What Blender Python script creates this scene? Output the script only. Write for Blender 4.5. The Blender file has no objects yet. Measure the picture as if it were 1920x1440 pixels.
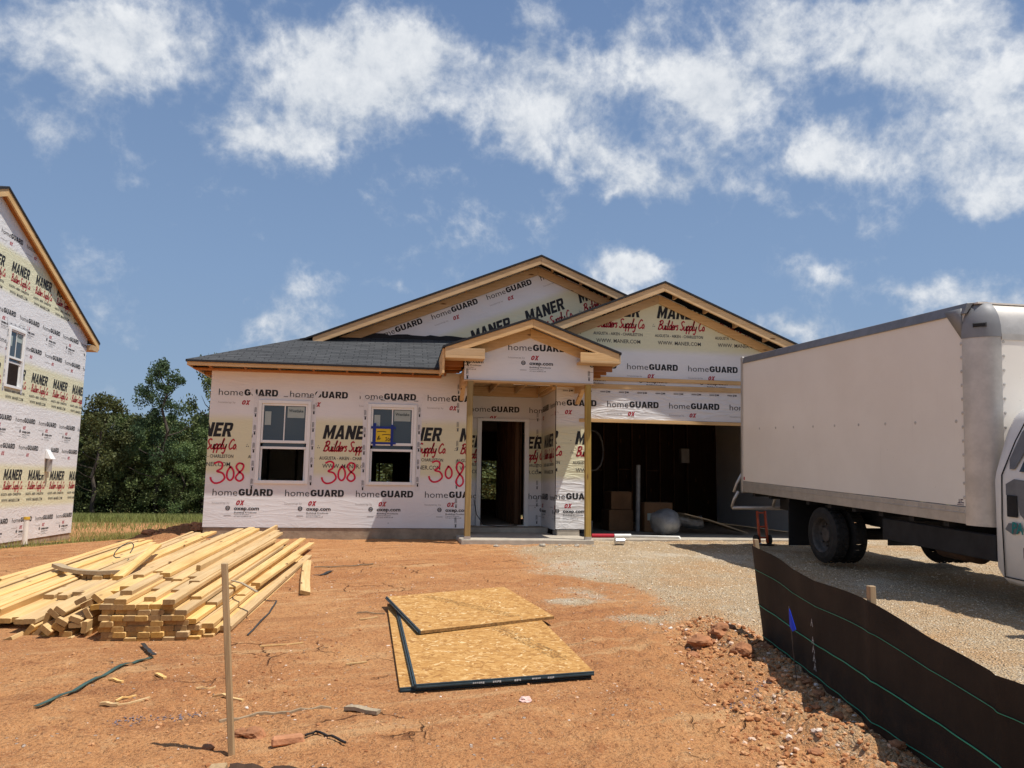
import bpy, bmesh, math, random
import numpy as np
from mathutils import Vector, Matrix, noise as mnoise
R = math.radians
rng = random.Random(7)
sc = bpy.context.scene
C = sc.collection

# ------------------------------------------------------------------ camera
EYE = 1.55
cam = bpy.data.cameras.new('camera'); camo = bpy.data.objects.new('camera', cam); C.objects.link(camo)
cam.sensor_width = 36; cam.lens = 36*1450.7/1920; cam.clip_start = .05; cam.clip_end = 3000
camo.matrix_world = (Matrix.Translation((0, 0, EYE)) @ Matrix.Rotation(-R(8.33), 4, 'Z')
                     @ Matrix.Rotation(R(90+7.38), 4, 'X') @ Matrix.Rotation(R(.804), 4, 'Z'))
sc.camera = camo

# ------------------------------------------------------------------ light and exposure
SUN_STRENGTH, SKY_STRENGTH, EXPOSURE = 3.8, .112, .42
SUND = Vector((.36, -.21, 1)).normalized()          # towards the sun
sun = bpy.data.lights.new('sun', 'SUN'); sun.energy = SUN_STRENGTH; sun.angle = R(.5); sun.color = (1, .95, .87)
suno = bpy.data.objects.new('sun', sun); C.objects.link(suno); suno.location = (8, -6, 22)
suno.rotation_euler = SUND.to_track_quat('Z', 'Y').to_euler()
vs = sc.view_settings
vs.view_transform = 'Standard'; vs.look = 'None'; vs.gamma = 1; vs.use_curve_mapping = False; vs.exposure = EXPOSURE
sc.cycles.max_bounces = 6; sc.cycles.diffuse_bounces = 3; sc.cycles.glossy_bounces = 3; sc.cycles.transparent_max_bounces = 8

class NT:
    """tiny node helper"""
    def __init__(s, tree): s.t = tree; s.n = tree.nodes; s.l = tree.links
    def a(s, typ, props=None, **inp):
        nd = s.n.new(typ)
        for k, v in (props or {}).items(): setattr(nd, k, v)
        for k, v in inp.items():
            key = int(k[1:]) if k[0] == 'i' and k[1:].isdigit() else k.replace('_', ' ')
            s.set(nd.inputs[key], v)
        return nd
    def set(s, sock, v):
        if isinstance(v, bpy.types.NodeSocket): s.l.new(v, sock)
        elif isinstance(v, bpy.types.Node): s.l.new(v.outputs[0], sock)
        else:
            if isinstance(v, (tuple, list)) and sock.type == 'RGBA' and len(v) == 3: v = (*v, 1)
            sock.default_value = v
    def m(s, op, a, b=None, c=None, clamp=False):
        nd = s.n.new('ShaderNodeMath'); nd.operation = op; nd.use_clamp = clamp
        for i, v in enumerate((a, b, c)):
            if v is not None: s.set(nd.inputs[i], v)
        return nd.outputs[0]
    def mix(s, f, a, b, mode='MIX'):
        nd = s.n.new('ShaderNodeMix'); nd.data_type = 'RGBA'; nd.blend_type = mode
        s.set(nd.inputs[0], f); s.set(nd.inputs[6], a); s.set(nd.inputs[7], b)
        return nd.outputs[2]
    def step(s, x, lo, hi):
        nd = s.n.new('ShaderNodeMapRange'); nd.interpolation_type = 'SMOOTHSTEP'
        s.set(nd.inputs[0], x); nd.inputs[1].default_value = lo; nd.inputs[2].default_value = hi
        return nd.outputs[0]
    def noise(s, vec, scale, detail=4, rough=.55, dist=0., col=False):
        nd = s.a('ShaderNodeTexNoise', Vector=vec, Scale=scale, Detail=detail, Roughness=rough, Distortion=dist)
        return nd.outputs['Color' if col else 'Fac']
    def scale(s, vec, v):
        nd = s.n.new('ShaderNodeVectorMath'); nd.operation = 'MULTIPLY'; s.set(nd.inputs[0], vec); nd.inputs[1].default_value = v
        return nd.outputs[0]
    def ramp(s, f, stops):
        nd = s.n.new('ShaderNodeValToRGB'); s.set(nd.inputs[0], f); e = nd.color_ramp.elements
        while len(e) < len(stops): e.new(.5)
        for q, (p, c) in zip(e, stops): q.position = p; q.color = (*c, 1)
        return nd.outputs[0]

# ------------------------------------------------------------------ sky with clouds (by direction only)
w = bpy.data.worlds.new('World'); sc.world = w; w.use_nodes = True
N = NT(w.node_tree); N.n.clear()
out = N.a('ShaderNodeOutputWorld'); bg = N.a('ShaderNodeBackground', Strength=SKY_STRENGTH)
sky = N.a('ShaderNodeTexSky', dict(sky_type='NISHITA', sun_disc=False, sun_elevation=math.asin(SUND.z),
          sun_rotation=math.atan2(SUND.x, SUND.y), altitude=100, air_density=1.0, dust_density=1.2, ozone_density=1.5))
tc = N.a('ShaderNodeTexCoord').outputs['Generated']
sp = N.a('ShaderNodeSeparateXYZ', i0=tc); dx, dy, dz = sp.outputs
yy = N.m('MAXIMUM', dy, .12)
U = N.m('DIVIDE', dx, yy); V = N.m('DIVIDE', dz, yy)
# clouds: (centre u, v, half sizes, weight) on the vertical plane one unit north of the eye
CLOUDS = [(-0.378,0.554,0.087,0.055,1), (-0.304,0.573,0.053,0.059,0.75), (-0.421,0.576,0.051,0.029,0.6), (-0.467,0.445,0.049,0.025,0.55), (-0.488,0.468,0.031,0.028,0.35), (-0.329,0.410,0.029,0.014,0.35), (-0.336,0.374,0.038,0.011,0.3), (-0.264,0.369,0.026,0.010,0.3), (-0.049,0.553,0.107,0.065,1.1), (0.022,0.576,0.058,0.047,0.8), (-0.148,0.574,0.049,0.038,0.6), (-0.196,0.450,0.074,0.033,1), (-0.115,0.449,0.055,0.033,0.8), (-0.103,0.510,0.063,0.038,0.8), (0.096,0.536,0.081,0.054,1), (0.170,0.590,0.068,0.044,0.7), (0.171,0.527,0.053,0.047,0.9), (0.013,0.400,0.043,0.019,0.55), (-0.029,0.375,0.035,0.015,0.35), (0.078,0.367,0.032,0.016,0.35), (0.070,0.411,0.022,0.009,0.3), (0.239,0.541,0.046,0.048,0.55), (0.270,0.446,0.073,0.030,1), (0.323,0.419,0.070,0.017,0.9), (0.232,0.462,0.046,0.023,0.6), (0.377,0.403,0.031,0.011,0.5), (0.293,0.602,0.039,0.032,0.5), (0.333,0.660,0.040,0.021,0.6), (0.420,0.566,0.077,0.049,0.9), (0.485,0.555,0.058,0.041,0.8), (0.388,0.587,0.048,0.033,0.5), (0.553,0.620,0.068,0.034,0.9), (0.623,0.686,0.130,0.043,1), (0.792,0.713,0.182,0.053,1.15), (0.910,0.708,0.094,0.063,1.1), (0.699,0.643,0.141,0.039,1), (0.814,0.637,0.109,0.035,0.8), (0.564,0.472,0.050,0.024,0.75), (0.473,0.430,0.048,0.036,0.6), (0.497,0.411,0.041,0.016,0.5), (0.582,0.397,0.046,0.011,0.6), (0.649,0.495,0.060,0.037,0.95), (0.736,0.519,0.088,0.050,1.05), (0.872,0.564,0.100,0.052,1.1), (0.913,0.517,0.110,0.060,1), (0.821,0.476,0.116,0.034,0.7), (0.800,0.424,0.070,0.018,0.8), (0.889,0.439,0.090,0.025,0.9), (0.326,0.292,0.047,0.021,1.15), (0.315,0.303,0.026,0.015,0.9), (0.508,0.241,0.056,0.020,0.95), (0.547,0.223,0.048,0.017,0.9), (0.616,0.308,0.033,0.011,0.45), (0.690,0.296,0.059,0.017,0.75), (0.774,0.285,0.077,0.022,0.85), (0.870,0.294,0.079,0.026,0.9), (0.675,0.327,0.034,0.010,0.4), (0.811,0.327,0.044,0.011,0.35), (-0.024,0.248,0.048,0.006,0.5), (-0.105,0.238,0.030,0.006,0.42), (-0.172,0.189,0.022,0.012,0.5), (-0.150,0.193,0.014,0.015,0.45), (-0.210,0.228,0.018,0.006,0.3), (-0.368,0.297,0.017,0.005,0.3), (0.172,0.364,0.022,0.008,0.3), (-0.493,0.597,0.038,0.015,0.3), (-0.206,0.629,0.027,0.011,0.3), (0.064,0.655,0.037,0.016,0.35), (0.177,0.663,0.046,0.024,0.35)]
warp = N.noise(tc, 9, 5, .6, col=True)
ws = N.a('ShaderNodeSeparateColor', i0=warp)
Uw = N.m('ADD', U, N.m('MULTIPLY_ADD', ws.outputs[0], .16, -.08)); Vw = N.m('ADD', V, N.m('MULTIPLY_ADD', ws.outputs[1], .12, -.06))
mask = None
for cu, cv, a_, b_, wt in CLOUDS:
    q1 = N.m('MULTIPLY_ADD', Uw, 1/a_, -cu/a_); q2 = N.m('MULTIPLY_ADD', Vw, 1/b_, -cv/b_)
    d2 = N.m('MULTIPLY_ADD', q1, q1, N.m('MULTIPLY', q2, q2))
    g_ = N.m('MULTIPLY', N.m('EXPONENT', N.m('MULTIPLY', d2, -.8)), wt)
    mask = g_ if mask is None else N.m('ADD', mask, g_)
front = N.step(dy, .1, .25)
mask = N.m('MULTIPLY', N.m('MINIMUM', mask, 1.25), front)
back = N.m('MULTIPLY', N.noise(tc, 2.2, 3), N.m('SUBTRACT', 1.0, front))
mask = N.m('ADD', mask, N.m('MULTIPLY', back, .9))
def puff(v):
    n1 = N.noise(v, 9, 9, .60, .2); n2 = N.noise(v, 26, 7, .62, .1)
    bl = N.m('SUBTRACT', 1.0, N.m('ABSOLUTE', N.m('MULTIPLY_ADD', n2, 2., -1.)))
    return N.m('MULTIPLY_ADD', bl, .22, N.m('MULTIPLY', n1, .85))
fb = puff(tc)
tc2 = N.a('ShaderNodeVectorMath', dict(operation='ADD'), i0=tc, i1=(SUND.x*.02, 0., .024)).outputs[0]
fb2 = puff(tc2)
dens = N.m('MULTIPLY_ADD', N.m('SUBTRACT', fb, .605), 4.4, N.m('MULTIPLY', mask, .88))
cov = N.step(dens, .14, 1.45)
lit = N.m('MULTIPLY_ADD', N.m('SUBTRACT', fb, fb2), 2.8, .50, clamp=True)
lit = N.m('MULTIPLY_ADD', N.step(dens, .4, 1.6), .30, N.m('MULTIPLY', lit, .75), clamp=True)
CL_DARK, CL_LIT = (3.2, 3.6, 4.15), (6.1, 6.2, 6.3)
ccol = N.mix(lit, CL_DARK, CL_LIT)
up = N.step(dz, 0., .75)
tint = N.mix(up, (.78, .83, .92), (.98, .97, 1.0))
skyc = N.mix(1.0, sky.outputs[0], tint, 'MULTIPLY')
haze_ = N.ramp(dz, [(0, (.190, .262, .355)), (.25, (.150, .226, .352)), (.58, (.094, .156, .285)), (1, (.06, .11, .24))])
hz = N.a('ShaderNodeVectorMath', dict(operation='SCALE'), i0=haze_); hz.inputs['Scale'].default_value = 10.
skyc = N.mix(.85, skyc, hz.outputs[0])
skyc = N.mix(N.m('MULTIPLY', cov, .90), skyc, ccol)
N.set(bg.inputs[0], skyc); N.l.new(bg.outputs[0], out.inputs[0])

# ------------------------------------------------------------------ materials
def mat(name, rough=.8, spec=.3):
    m = bpy.data.materials.new(name); m.use_nodes = True
    n = NT(m.node_tree); b = m.node_tree.nodes['Principled BSDF']
    b.inputs['Roughness'].default_value = rough; b.inputs['Specular IOR Level'].default_value = spec
    return m, n, b
def bump(n, b, h, strength=.3, dist=.02):
    bp = n.a('ShaderNodeBump', Strength=strength, Distance=dist, Height=h); n.l.new(bp.outputs[0], b.inputs['Normal'])
def obj_co(n): return n.a('ShaderNodeTexCoord').outputs['Object']
def plain(name, col, rough=.6, var=.12, scale=6, metal=0., spec=.3, bmp=0.):
    m, n, b = mat(name, rough, spec)
    co = obj_co(n); f = n.noise(co, scale, 6, .65)
    c = n.mix(n.step(f, .3, .7), tuple(x*(1-var) for x in col), tuple(min(1, x*(1+var)) for x in col))
    n.set(b.inputs['Base Color'], c); b.inputs['Metallic'].default_value = metal
    if bmp: bump(n, b, n.noise(co, scale*6, 4), bmp, .01)
    return m
def wood(name, axis, light, dark, knots=True, weather=0.):
    m, n, b = mat(name, .72, .2)
    co = obj_co(n); oi = n.a('ShaderNodeObjectInfo').outputs['Random']
    off = n.a('ShaderNodeCombineXYZ', i0=n.m('MULTIPLY', oi, 37.), i1=n.m('MULTIPLY', oi, 91.), i2=n.m('MULTIPLY', oi, 13.)).outputs[0]
    co = n.a('ShaderNodeVectorMath', dict(operation='ADD'), i0=co, i1=off).outputs[0]
    k = {'x': (.35, 9, 9), 'y': (9, .35, 9), 'z': (9, 9, .35)}[axis]
    st = n.scale(co, k)
    f = n.noise(st, 3.2, 6, .65, .8); f2 = n.noise(st, 11, 3, .5)
    g = n.m('MULTIPLY_ADD', f2, .4, n.m('MULTIPLY', f, .75))
    c = n.mix(n.step(g, .33, .78), light, dark)
    pat = n.noise(co, 1.3, 3); c = n.mix(n.m('MULTIPLY', n.step(pat, .45, .75), .45), c, tuple(x*.72 for x in dark))
    hv = n.a('ShaderNodeHueSaturation', Saturation=n.m('MULTIPLY_ADD', oi, .2, .9), Value=n.m('MULTIPLY_ADD', oi, .35, .82), Color=c).outputs[0]
    if knots:
        kk = {'x': (1, 4, 4), 'y': (4, 1, 4), 'z': (4, 4, 1)}[axis]
        vd = n.a('ShaderNodeTexVoronoi', Vector=n.scale(co, kk), Scale=1.6).outputs['Distance']
        hv = n.mix(n.step(vd, .13, .05), hv, (.16, .075, .03))
    if weather: hv = n.mix(weather, hv, (.30, .27, .22))
    n.set(b.inputs['Base Color'], hv); bump(n, b, g, .15, .004)
    return m
M = {}
PL, PD = (.66, .45, .215), (.47, .27, .10)
M['board'] = wood('pine_board', 'y', (.78, .545, .265), (.60, .375, .15))
M['end'] = wood('shaded_pine_end', 'y', (.44, .26, .095), (.30, .165, .055), False)  # board ends darkened: the shade on these faces is put into the colour
for ax in 'xyz': M['wood'+ax] = wood('framing_wood_'+ax, ax, (.68, .475, .265), (.54, .345, .165))
M['studwood'] = wood('shade_dimmed_stud_wood', 'z', (.17, .095, .05), (.09, .045, .022))  # indoor studs: room shade painted in, slightly brighter than the partitions
M['dkwood'] = wood('shade_dimmed_wood', 'z', (.058, .030, .015), (.026, .013, .006))  # interior wood coloured near black to stand in for unlit rooms
M['dkwoodx'] = wood('shade_dimmed_wood_level', 'x', (.058, .030, .015), (.026, .013, .006))  # same painted-in darkness, grain running level
M['treated'] = wood('treated_post', 'z', (.44, .31, .115), (.28, .185, .06))
M['grey_wood'] = wood('weathered_wood', 'y', (.56, .42, .25), (.40, .28, .15), True, .25)
M['stake'] = wood('stake_wood', 'z', (.50, .34, .18), (.30, .19, .09), True, .25)
M['soffit'] = wood('soffit_wood', 'x', (.42, .20, .08), (.28, .11, .045))
M['black_ink'] = plain('black_ink', (.018, .018, .02), .6, .2, 30)
M['soft_ink'] = plain('soft_ink', (.055, .055, .058), .6, .1, 30)
M['grey_ink'] = plain('grey_ink', (.10, .10, .105), .6, .1, 30)
M['faint_ink'] = plain('faint_ink', (.42, .40, .39), .6, .1, 30)
M['red_ink'] = plain('red_ink', (.40, .012, .03), .6, .15, 30)
M['spray'] = plain('pink_spray_paint', (.62, .012, .06), .5, .15, 25)
M['vinyl'] = plain('white_vinyl', (.80, .80, .78), .35, .03, 5, spec=.5)
M['concrete'] = plain('concrete', (.43, .38, .31), .9, .16, 5, bmp=.3)
M['footing'] = plain('dirty_concrete', (.33, .25, .175), .95, .25, 4, bmp=.5)
M['tape'] = plain('flashing_tape', (.70, .69, .69), .35, .06, 12, spec=.6, bmp=.4)
M['felt'] = plain('black_felt', (.02, .02, .023), .8, .2, 8)
M['sticker'] = plain('window_sticker', (.36, .42, .40), .6, .05, 6)
M['yellow_paper'] = plain('yellow_paper', (.72, .50, .03), .7, .06, 6)
M['blue_tape'] = plain('blue_tape', (.015, .035, .22), .6, .1, 9)
M['white_pvc'] = plain('white_pvc', (.78, .76, .70), .4, .05, 6, spec=.5)
M['yellow_cap'] = plain('yellow_cap', (.65, .42, .05), .5)
M['black_rubber'] = plain('black_rubber', (.022, .021, .02), .75, .3, 9, bmp=.2)
M['black_hose'] = plain('black_hose', (.02, .02, .02), .5)
M['rim'] = plain('dirty_rim', (.07, .062, .055), .6, .3, 8)
M['chassis'] = plain('dark_chassis', (.018, .018, .02), .65, .3, 6)
M['flap'] = plain('mud_flap', (.012, .012, .013), .6, .2, 6)
M['tank'] = plain('rusty_tank', (.10, .06, .04), .7, .3, 6)
M['galv'] = plain('galvanised_steel', (.52, .49, .45), .42, .12, 5, metal=.5, bmp=.05)
M['alu_rail'] = plain('aluminium_rail', (.50, .47, .43), .45, .10, 7, metal=.55)
M['grey_rail'] = plain('grey_roof_rail', (.20, .20, .205), .5, .12, 7, metal=.3)
M['cap_plastic'] = plain('grey_corner_plastic', (.21, .215, .225), .5, .10, 5)
M['primer'] = plain('grey_primer', (.15, .155, .165), .7, .12, 8)
M['teal_ink'] = plain('teal_ink', (.01, .19, .19), .5)
M['purple_ink'] = plain('purple_ink', (.06, .02, .06), .5)
M['dark_glass'] = plain('dark_glass', (.012, .014, .016), .08, .1, 3, spec=.6)
M['orange_steel'] = plain('orange_steel', (.50, .085, .03), .45, .15, 9)
M['strap'] = plain('green_strap', (.04, .085, .065), .4, .25, 12, spec=.5)
M['strap_dark'] = plain('dark_strap', (.03, .035, .035), .45, .25, 12, spec=.5)
M['edge_coat'] = plain('slate_edge_coating', (.035, .055, .065), .6, .2, 14)
M['edge_text'] = plain('pale_edge_marks', (.45, .48, .48), .6, .2, 20)
M['flag_blue'] = plain('blue_flag', (.01, .05, .62), .5, .05)
M['green_line'] = plain('green_thread', (.05, .36, .20), .5, .1)
M['clod'] = plain('clay_clod', (.36, .16, .075), .95, .3, 9, bmp=.6)
M['brick'] = plain('broken_clay_block', (.48, .22, .11), .9, .2, 9, bmp=.5)
M['cardboard'] = plain('cardboard', (.22, .12, .06), .85, .12, 4)
M['poly'] = plain('cloudy_plastic', (.24, .245, .25), .3, .2, 9, spec=.5, bmp=.6)
M['foil'] = plain('foil_duct', (.5, .5, .5), .35, .2, 12, metal=.7, bmp=.6)
M['can'] = plain('tin_can', (.6, .6, .6), .3, .15, 12, metal=.8)
M['paper_pink'] = plain('crumpled_paper', (.70, .48, .42), .8, .2, 10, bmp=.5)
M['bark'] = plain('bark', (.075, .06, .048), .9, .3, 7, bmp=.5)

# house wrap: white sheet, printed pale yellow band, wrinkles.  UV = (metres along, metres up the roll)
def wrap_mat(name, wr):
    m, n, b = mat(name, .5, .35)
    uv = n.a('ShaderNodeUVMap', dict(uv_map='UVMap')).outputs[0]
    s = n.a('ShaderNodeSeparateXYZ', i0=uv); u, v = s.outputs[0], s.outputs[1]
    co = obj_co(n); nz = n.noise(co, 1.1, 3)
    vm = n.m('FLOORED_MODULO', v, 2.36)
    band = n.m('MULTIPLY', n.step(vm, .80, .95), n.step(vm, 1.92, 1.74))
    c = n.mix(n.step(nz, .3, .7), (.72, .705, .70), (.77, .76, .755))
    c = n.mix(n.m('MULTIPLY', band, .85), c, (.70, .67, .42))
    fine = n.noise(co, 40, 3); c = n.mix(n.m('MULTIPLY', n.step(fine, .55, .75), .06), c, (.5, .48, .47))
    stap = n.a('ShaderNodeTexVoronoi', Vector=n.scale(co, (1, 1, 1)), Scale=3.1).outputs['Distance']
    c = n.mix(n.step(stap, .034, .022), c, (.12, .11, .11))
    n.set(b.inputs['Base Color'], c)
    d = n.a('ShaderNodeMapping', dict(vector_type='POINT'), i0=co); d.inputs['Rotation'].default_value = (0, R(28), R(10)); d.inputs['Scale'].default_value = (.55, 2, 2.6)
    w1 = n.noise(d.outputs[0], 1.6, 5, .55, .9)
    d2 = n.a('ShaderNodeMapping', dict(vector_type='POINT'), i0=co); d2.inputs['Rotation'].default_value = (0, R(-35), R(-12)); d2.inputs['Scale'].default_value = (.6, 1.5, 3.2)
    w2 = n.noise(d2.outputs[0], 2.3, 4, .5, 1.2)
    rid = n.m('ABSOLUTE', n.m('SUBTRACT', w1, .5)); rid2 = n.m('ABSOLUTE', n.m('SUBTRACT', w2, .5))
    patch = n.step(n.noise(co, .7, 2), .42, .62)
    h = n.m('ADD', n.m('MULTIPLY', n.m('POWER', n.m('SUBTRACT', 1.0, rid), 14.), patch), n.m('MULTIPLY', n.m('POWER', n.m('SUBTRACT', 1.0, rid2), 18.), .7))
    h = n.m('MULTIPLY_ADD', n.noise(co, 2.0, 2), .8, h)
    bump(n, b, h, wr, .02)
    return m
M['wrap'] = wrap_mat('house_wrap', .13)
M['wrap_loose'] = wrap_mat('house_wrap_loose', .55)
M['wrap_far'] = wrap_mat('house_wrap_rumpled', .26)

def shingle_mat(name, axis):
    m, n, b = mat(name, .95, .15)
    co = obj_co(n); s = n.a('ShaderNodeSeparateXYZ', i0=co)
    a, c2 = (s.outputs[0], s.outputs[1]) if axis == 'x' else (s.outputs[1], s.outputs[0])
    v = n.a('ShaderNodeCombineXYZ', i0=a, i1=c2, i2=0.).outputs[0]
    br = n.a('ShaderNodeTexBrick', dict(offset=.37, offset_frequency=2), Vector=v, Scale=1., Mortar_Size=.009, Brick_Width=.24, Row_Height=.10, Bias=-.1,
             Color1=(.075, .078, .082), Color2=(.052, .055, .059), Mortar=(.02, .021, .023))
    f = n.noise(co, 60, 3); c = n.mix(n.m('MULTIPLY', n.step(f, .4, .7), .4), br.outputs[0], (.13, .132, .135))
    f2 = n.noise(n.scale(v, (.8, 9, 1)), 1.3, 4); c = n.mix(n.m('MULTIPLY', n.step(f2, .46, .62), .6), c, (.035, .037, .04))
    n.set(b.inputs['Base Color'], c)
    row = n.m('FRACT', n.m('MULTIPLY', c2, 10.)); bump(n, b, n.m('ADD', row, n.m('MULTIPLY', f, .4)), .5, .02)
    return m
M['shingle_x'] = shingle_mat('shingles_front', 'x'); M['shingle_y'] = shingle_mat('shingles_side', 'y')

def osb_mat():
    m, n, b = mat('oriented_strand_board', .75, .25)
    co = obj_co(n); lay = []
    for i, ang in enumerate((8, 62, -48, 30)):
        m0 = n.a('ShaderNodeMapping', i0=co); m0.inputs['Rotation'].default_value = (0, 0, R(ang)); m0.inputs['Location'].default_value = (i*3.1, i*1.7, 0)
        mp = n.a('ShaderNodeMapping', i0=m0.outputs[0]); mp.inputs['Scale'].default_value = (1, 4.5, 1)
        vo = n.a('ShaderNodeTexVoronoi', dict(voronoi_dimensions='2D'), Vector=mp.outputs[0], Scale=11., Randomness=1.)
        lay.append(n.a('ShaderNodeSeparateColor', i0=vo.outputs['Color']).outputs[0])
    s1 = n.step(n.noise(co, 17, 2), .48, .52); s2 = n.step(n.noise(co, 11, 2), .50, .54); s3 = n.step(n.noise(n.scale(co, (1.3, .9, 1)), 23, 2), .52, .56)
    f = n.mix(s1, lay[0], lay[1]); f = n.mix(s2, f, lay[2]); f = n.mix(s3, f, lay[3])
    c = n.ramp(f, [(0, (.28, .125, .035)), (.35, (.45, .225, .065)), (.8, (.54, .30, .10)), (.92, (.62, .38, .15)), (1., (.78, .58, .32))])
    c = n.mix(n.m('MULTIPLY', n.noise(co, 1.3, 3), .35), c, (.40, .22, .065))
    n.set(b.inputs['Base Color'], c); bump(n, b, f, .15, .003)
    return m
M['osb'] = osb_mat()
M['osb_edge'] = plain('osb_edge', (.25, .14, .05), .9, .4, 40, bmp=.4)

def box_white():
    m, n, b = mat('truck_white_panel', .32, .4)
    co = obj_co(n); f = n.noise(co, 1.2, 5, .6); st = n.noise(n.scale(co, (5, 5, .35)), 2.5, 5, .65)
    c = n.mix(n.step(f, .3, .75), (.82, .775, .70), (.77, .72, .645))
    c = n.mix(n.m('MULTIPLY', n.step(st, .6, .85), .16), c, (.47, .43, .39))
    sp_ = n.noise(co, 55, 2); c = n.mix(n.m('MULTIPLY', n.step(sp_, .73, .78), .6), c, (.25, .22, .19))
    n.set(b.inputs['Base Color'], c); bump(n, b, n.noise(co, .9, 2), .06, .03)
    return m
M['truck_white'] = box_white()
M['cab_white'] = plain('cab_white_paint', (.72, .71, .69), .22, .04, 3, spec=.5)

def fabric_mat():
    m, n, b = mat('black_silt_fabric', .75, .25)
    co = obj_co(n); f = n.noise(co, 3, 4); wv = n.noise(n.scale(co, (60, 60, 400)), 1., 2)
    c = n.mix(n.step(f, .35, .7), (.011, .010, .009), (.024, .019, .015))
    dirt = n.noise(co, 5, 6, .7); c = n.mix(n.m('MULTIPLY', n.step(dirt, .6, .85), .35), c, (.09, .045, .022))
    zz_ = n.a('ShaderNodeSeparateXYZ', i0=n.a('ShaderNodeNewGeometry').outputs['Position']).outputs[2]; mud = n.step(n.m('ADD', zz_, n.m('MULTIPLY', n.m('SUBTRACT', n.noise(co, 9, 5, .7), .5), .25)), .52, .34)
    c = n.mix(n.m('MULTIPLY', mud, .45), c, (.12, .058, .028))
    n.set(b.inputs['Base Color'], c); bump(n, b, n.m('ADD', wv, n.m('MULTIPLY', n.noise(n.scale(co, (3, 3, .7)), 2, 3), 2.)), .2, .01)
    return m
M['fabric'] = fabric_mat()

def leaf_mat(name, a, c_):
    m, n, b = mat(name, .6, .25)
    oi = n.a('ShaderNodeObjectInfo').outputs['Random']
    gi = n.a('ShaderNodeNewGeometry').outputs['Random Per Island']
    c = n.mix(gi, a, c_); c = n.a('ShaderNodeHueSaturation', Hue=n.m('MULTIPLY_ADD', oi, .05, .475), Saturation=1., Value=n.m('MULTIPLY_ADD', oi, .6, .7), Color=c).outputs[0]
    n.set(b.inputs['Base Color'], c)
    t = n.a('ShaderNodeBsdfTranslucent', Color=c); mx = n.a('ShaderNodeMixShader', i0=.25); n.l.new(b.outputs[0], mx.inputs[1]); n.l.new(t.outputs[0], mx.inputs[2])
    n.l.new(mx.outputs[0], m.node_tree.nodes['Material Output'].inputs[0])
    return m
M['leaf'] = leaf_mat('broad_leaves', (.065, .092, .032), (.165, .195, .065))
M['needle'] = leaf_mat('pine_needles', (.035, .06, .028), (.08, .115, .048))
M['grass'] = leaf_mat('grass_blades', (.20, .225, .055), (.34, .32, .12))

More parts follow.
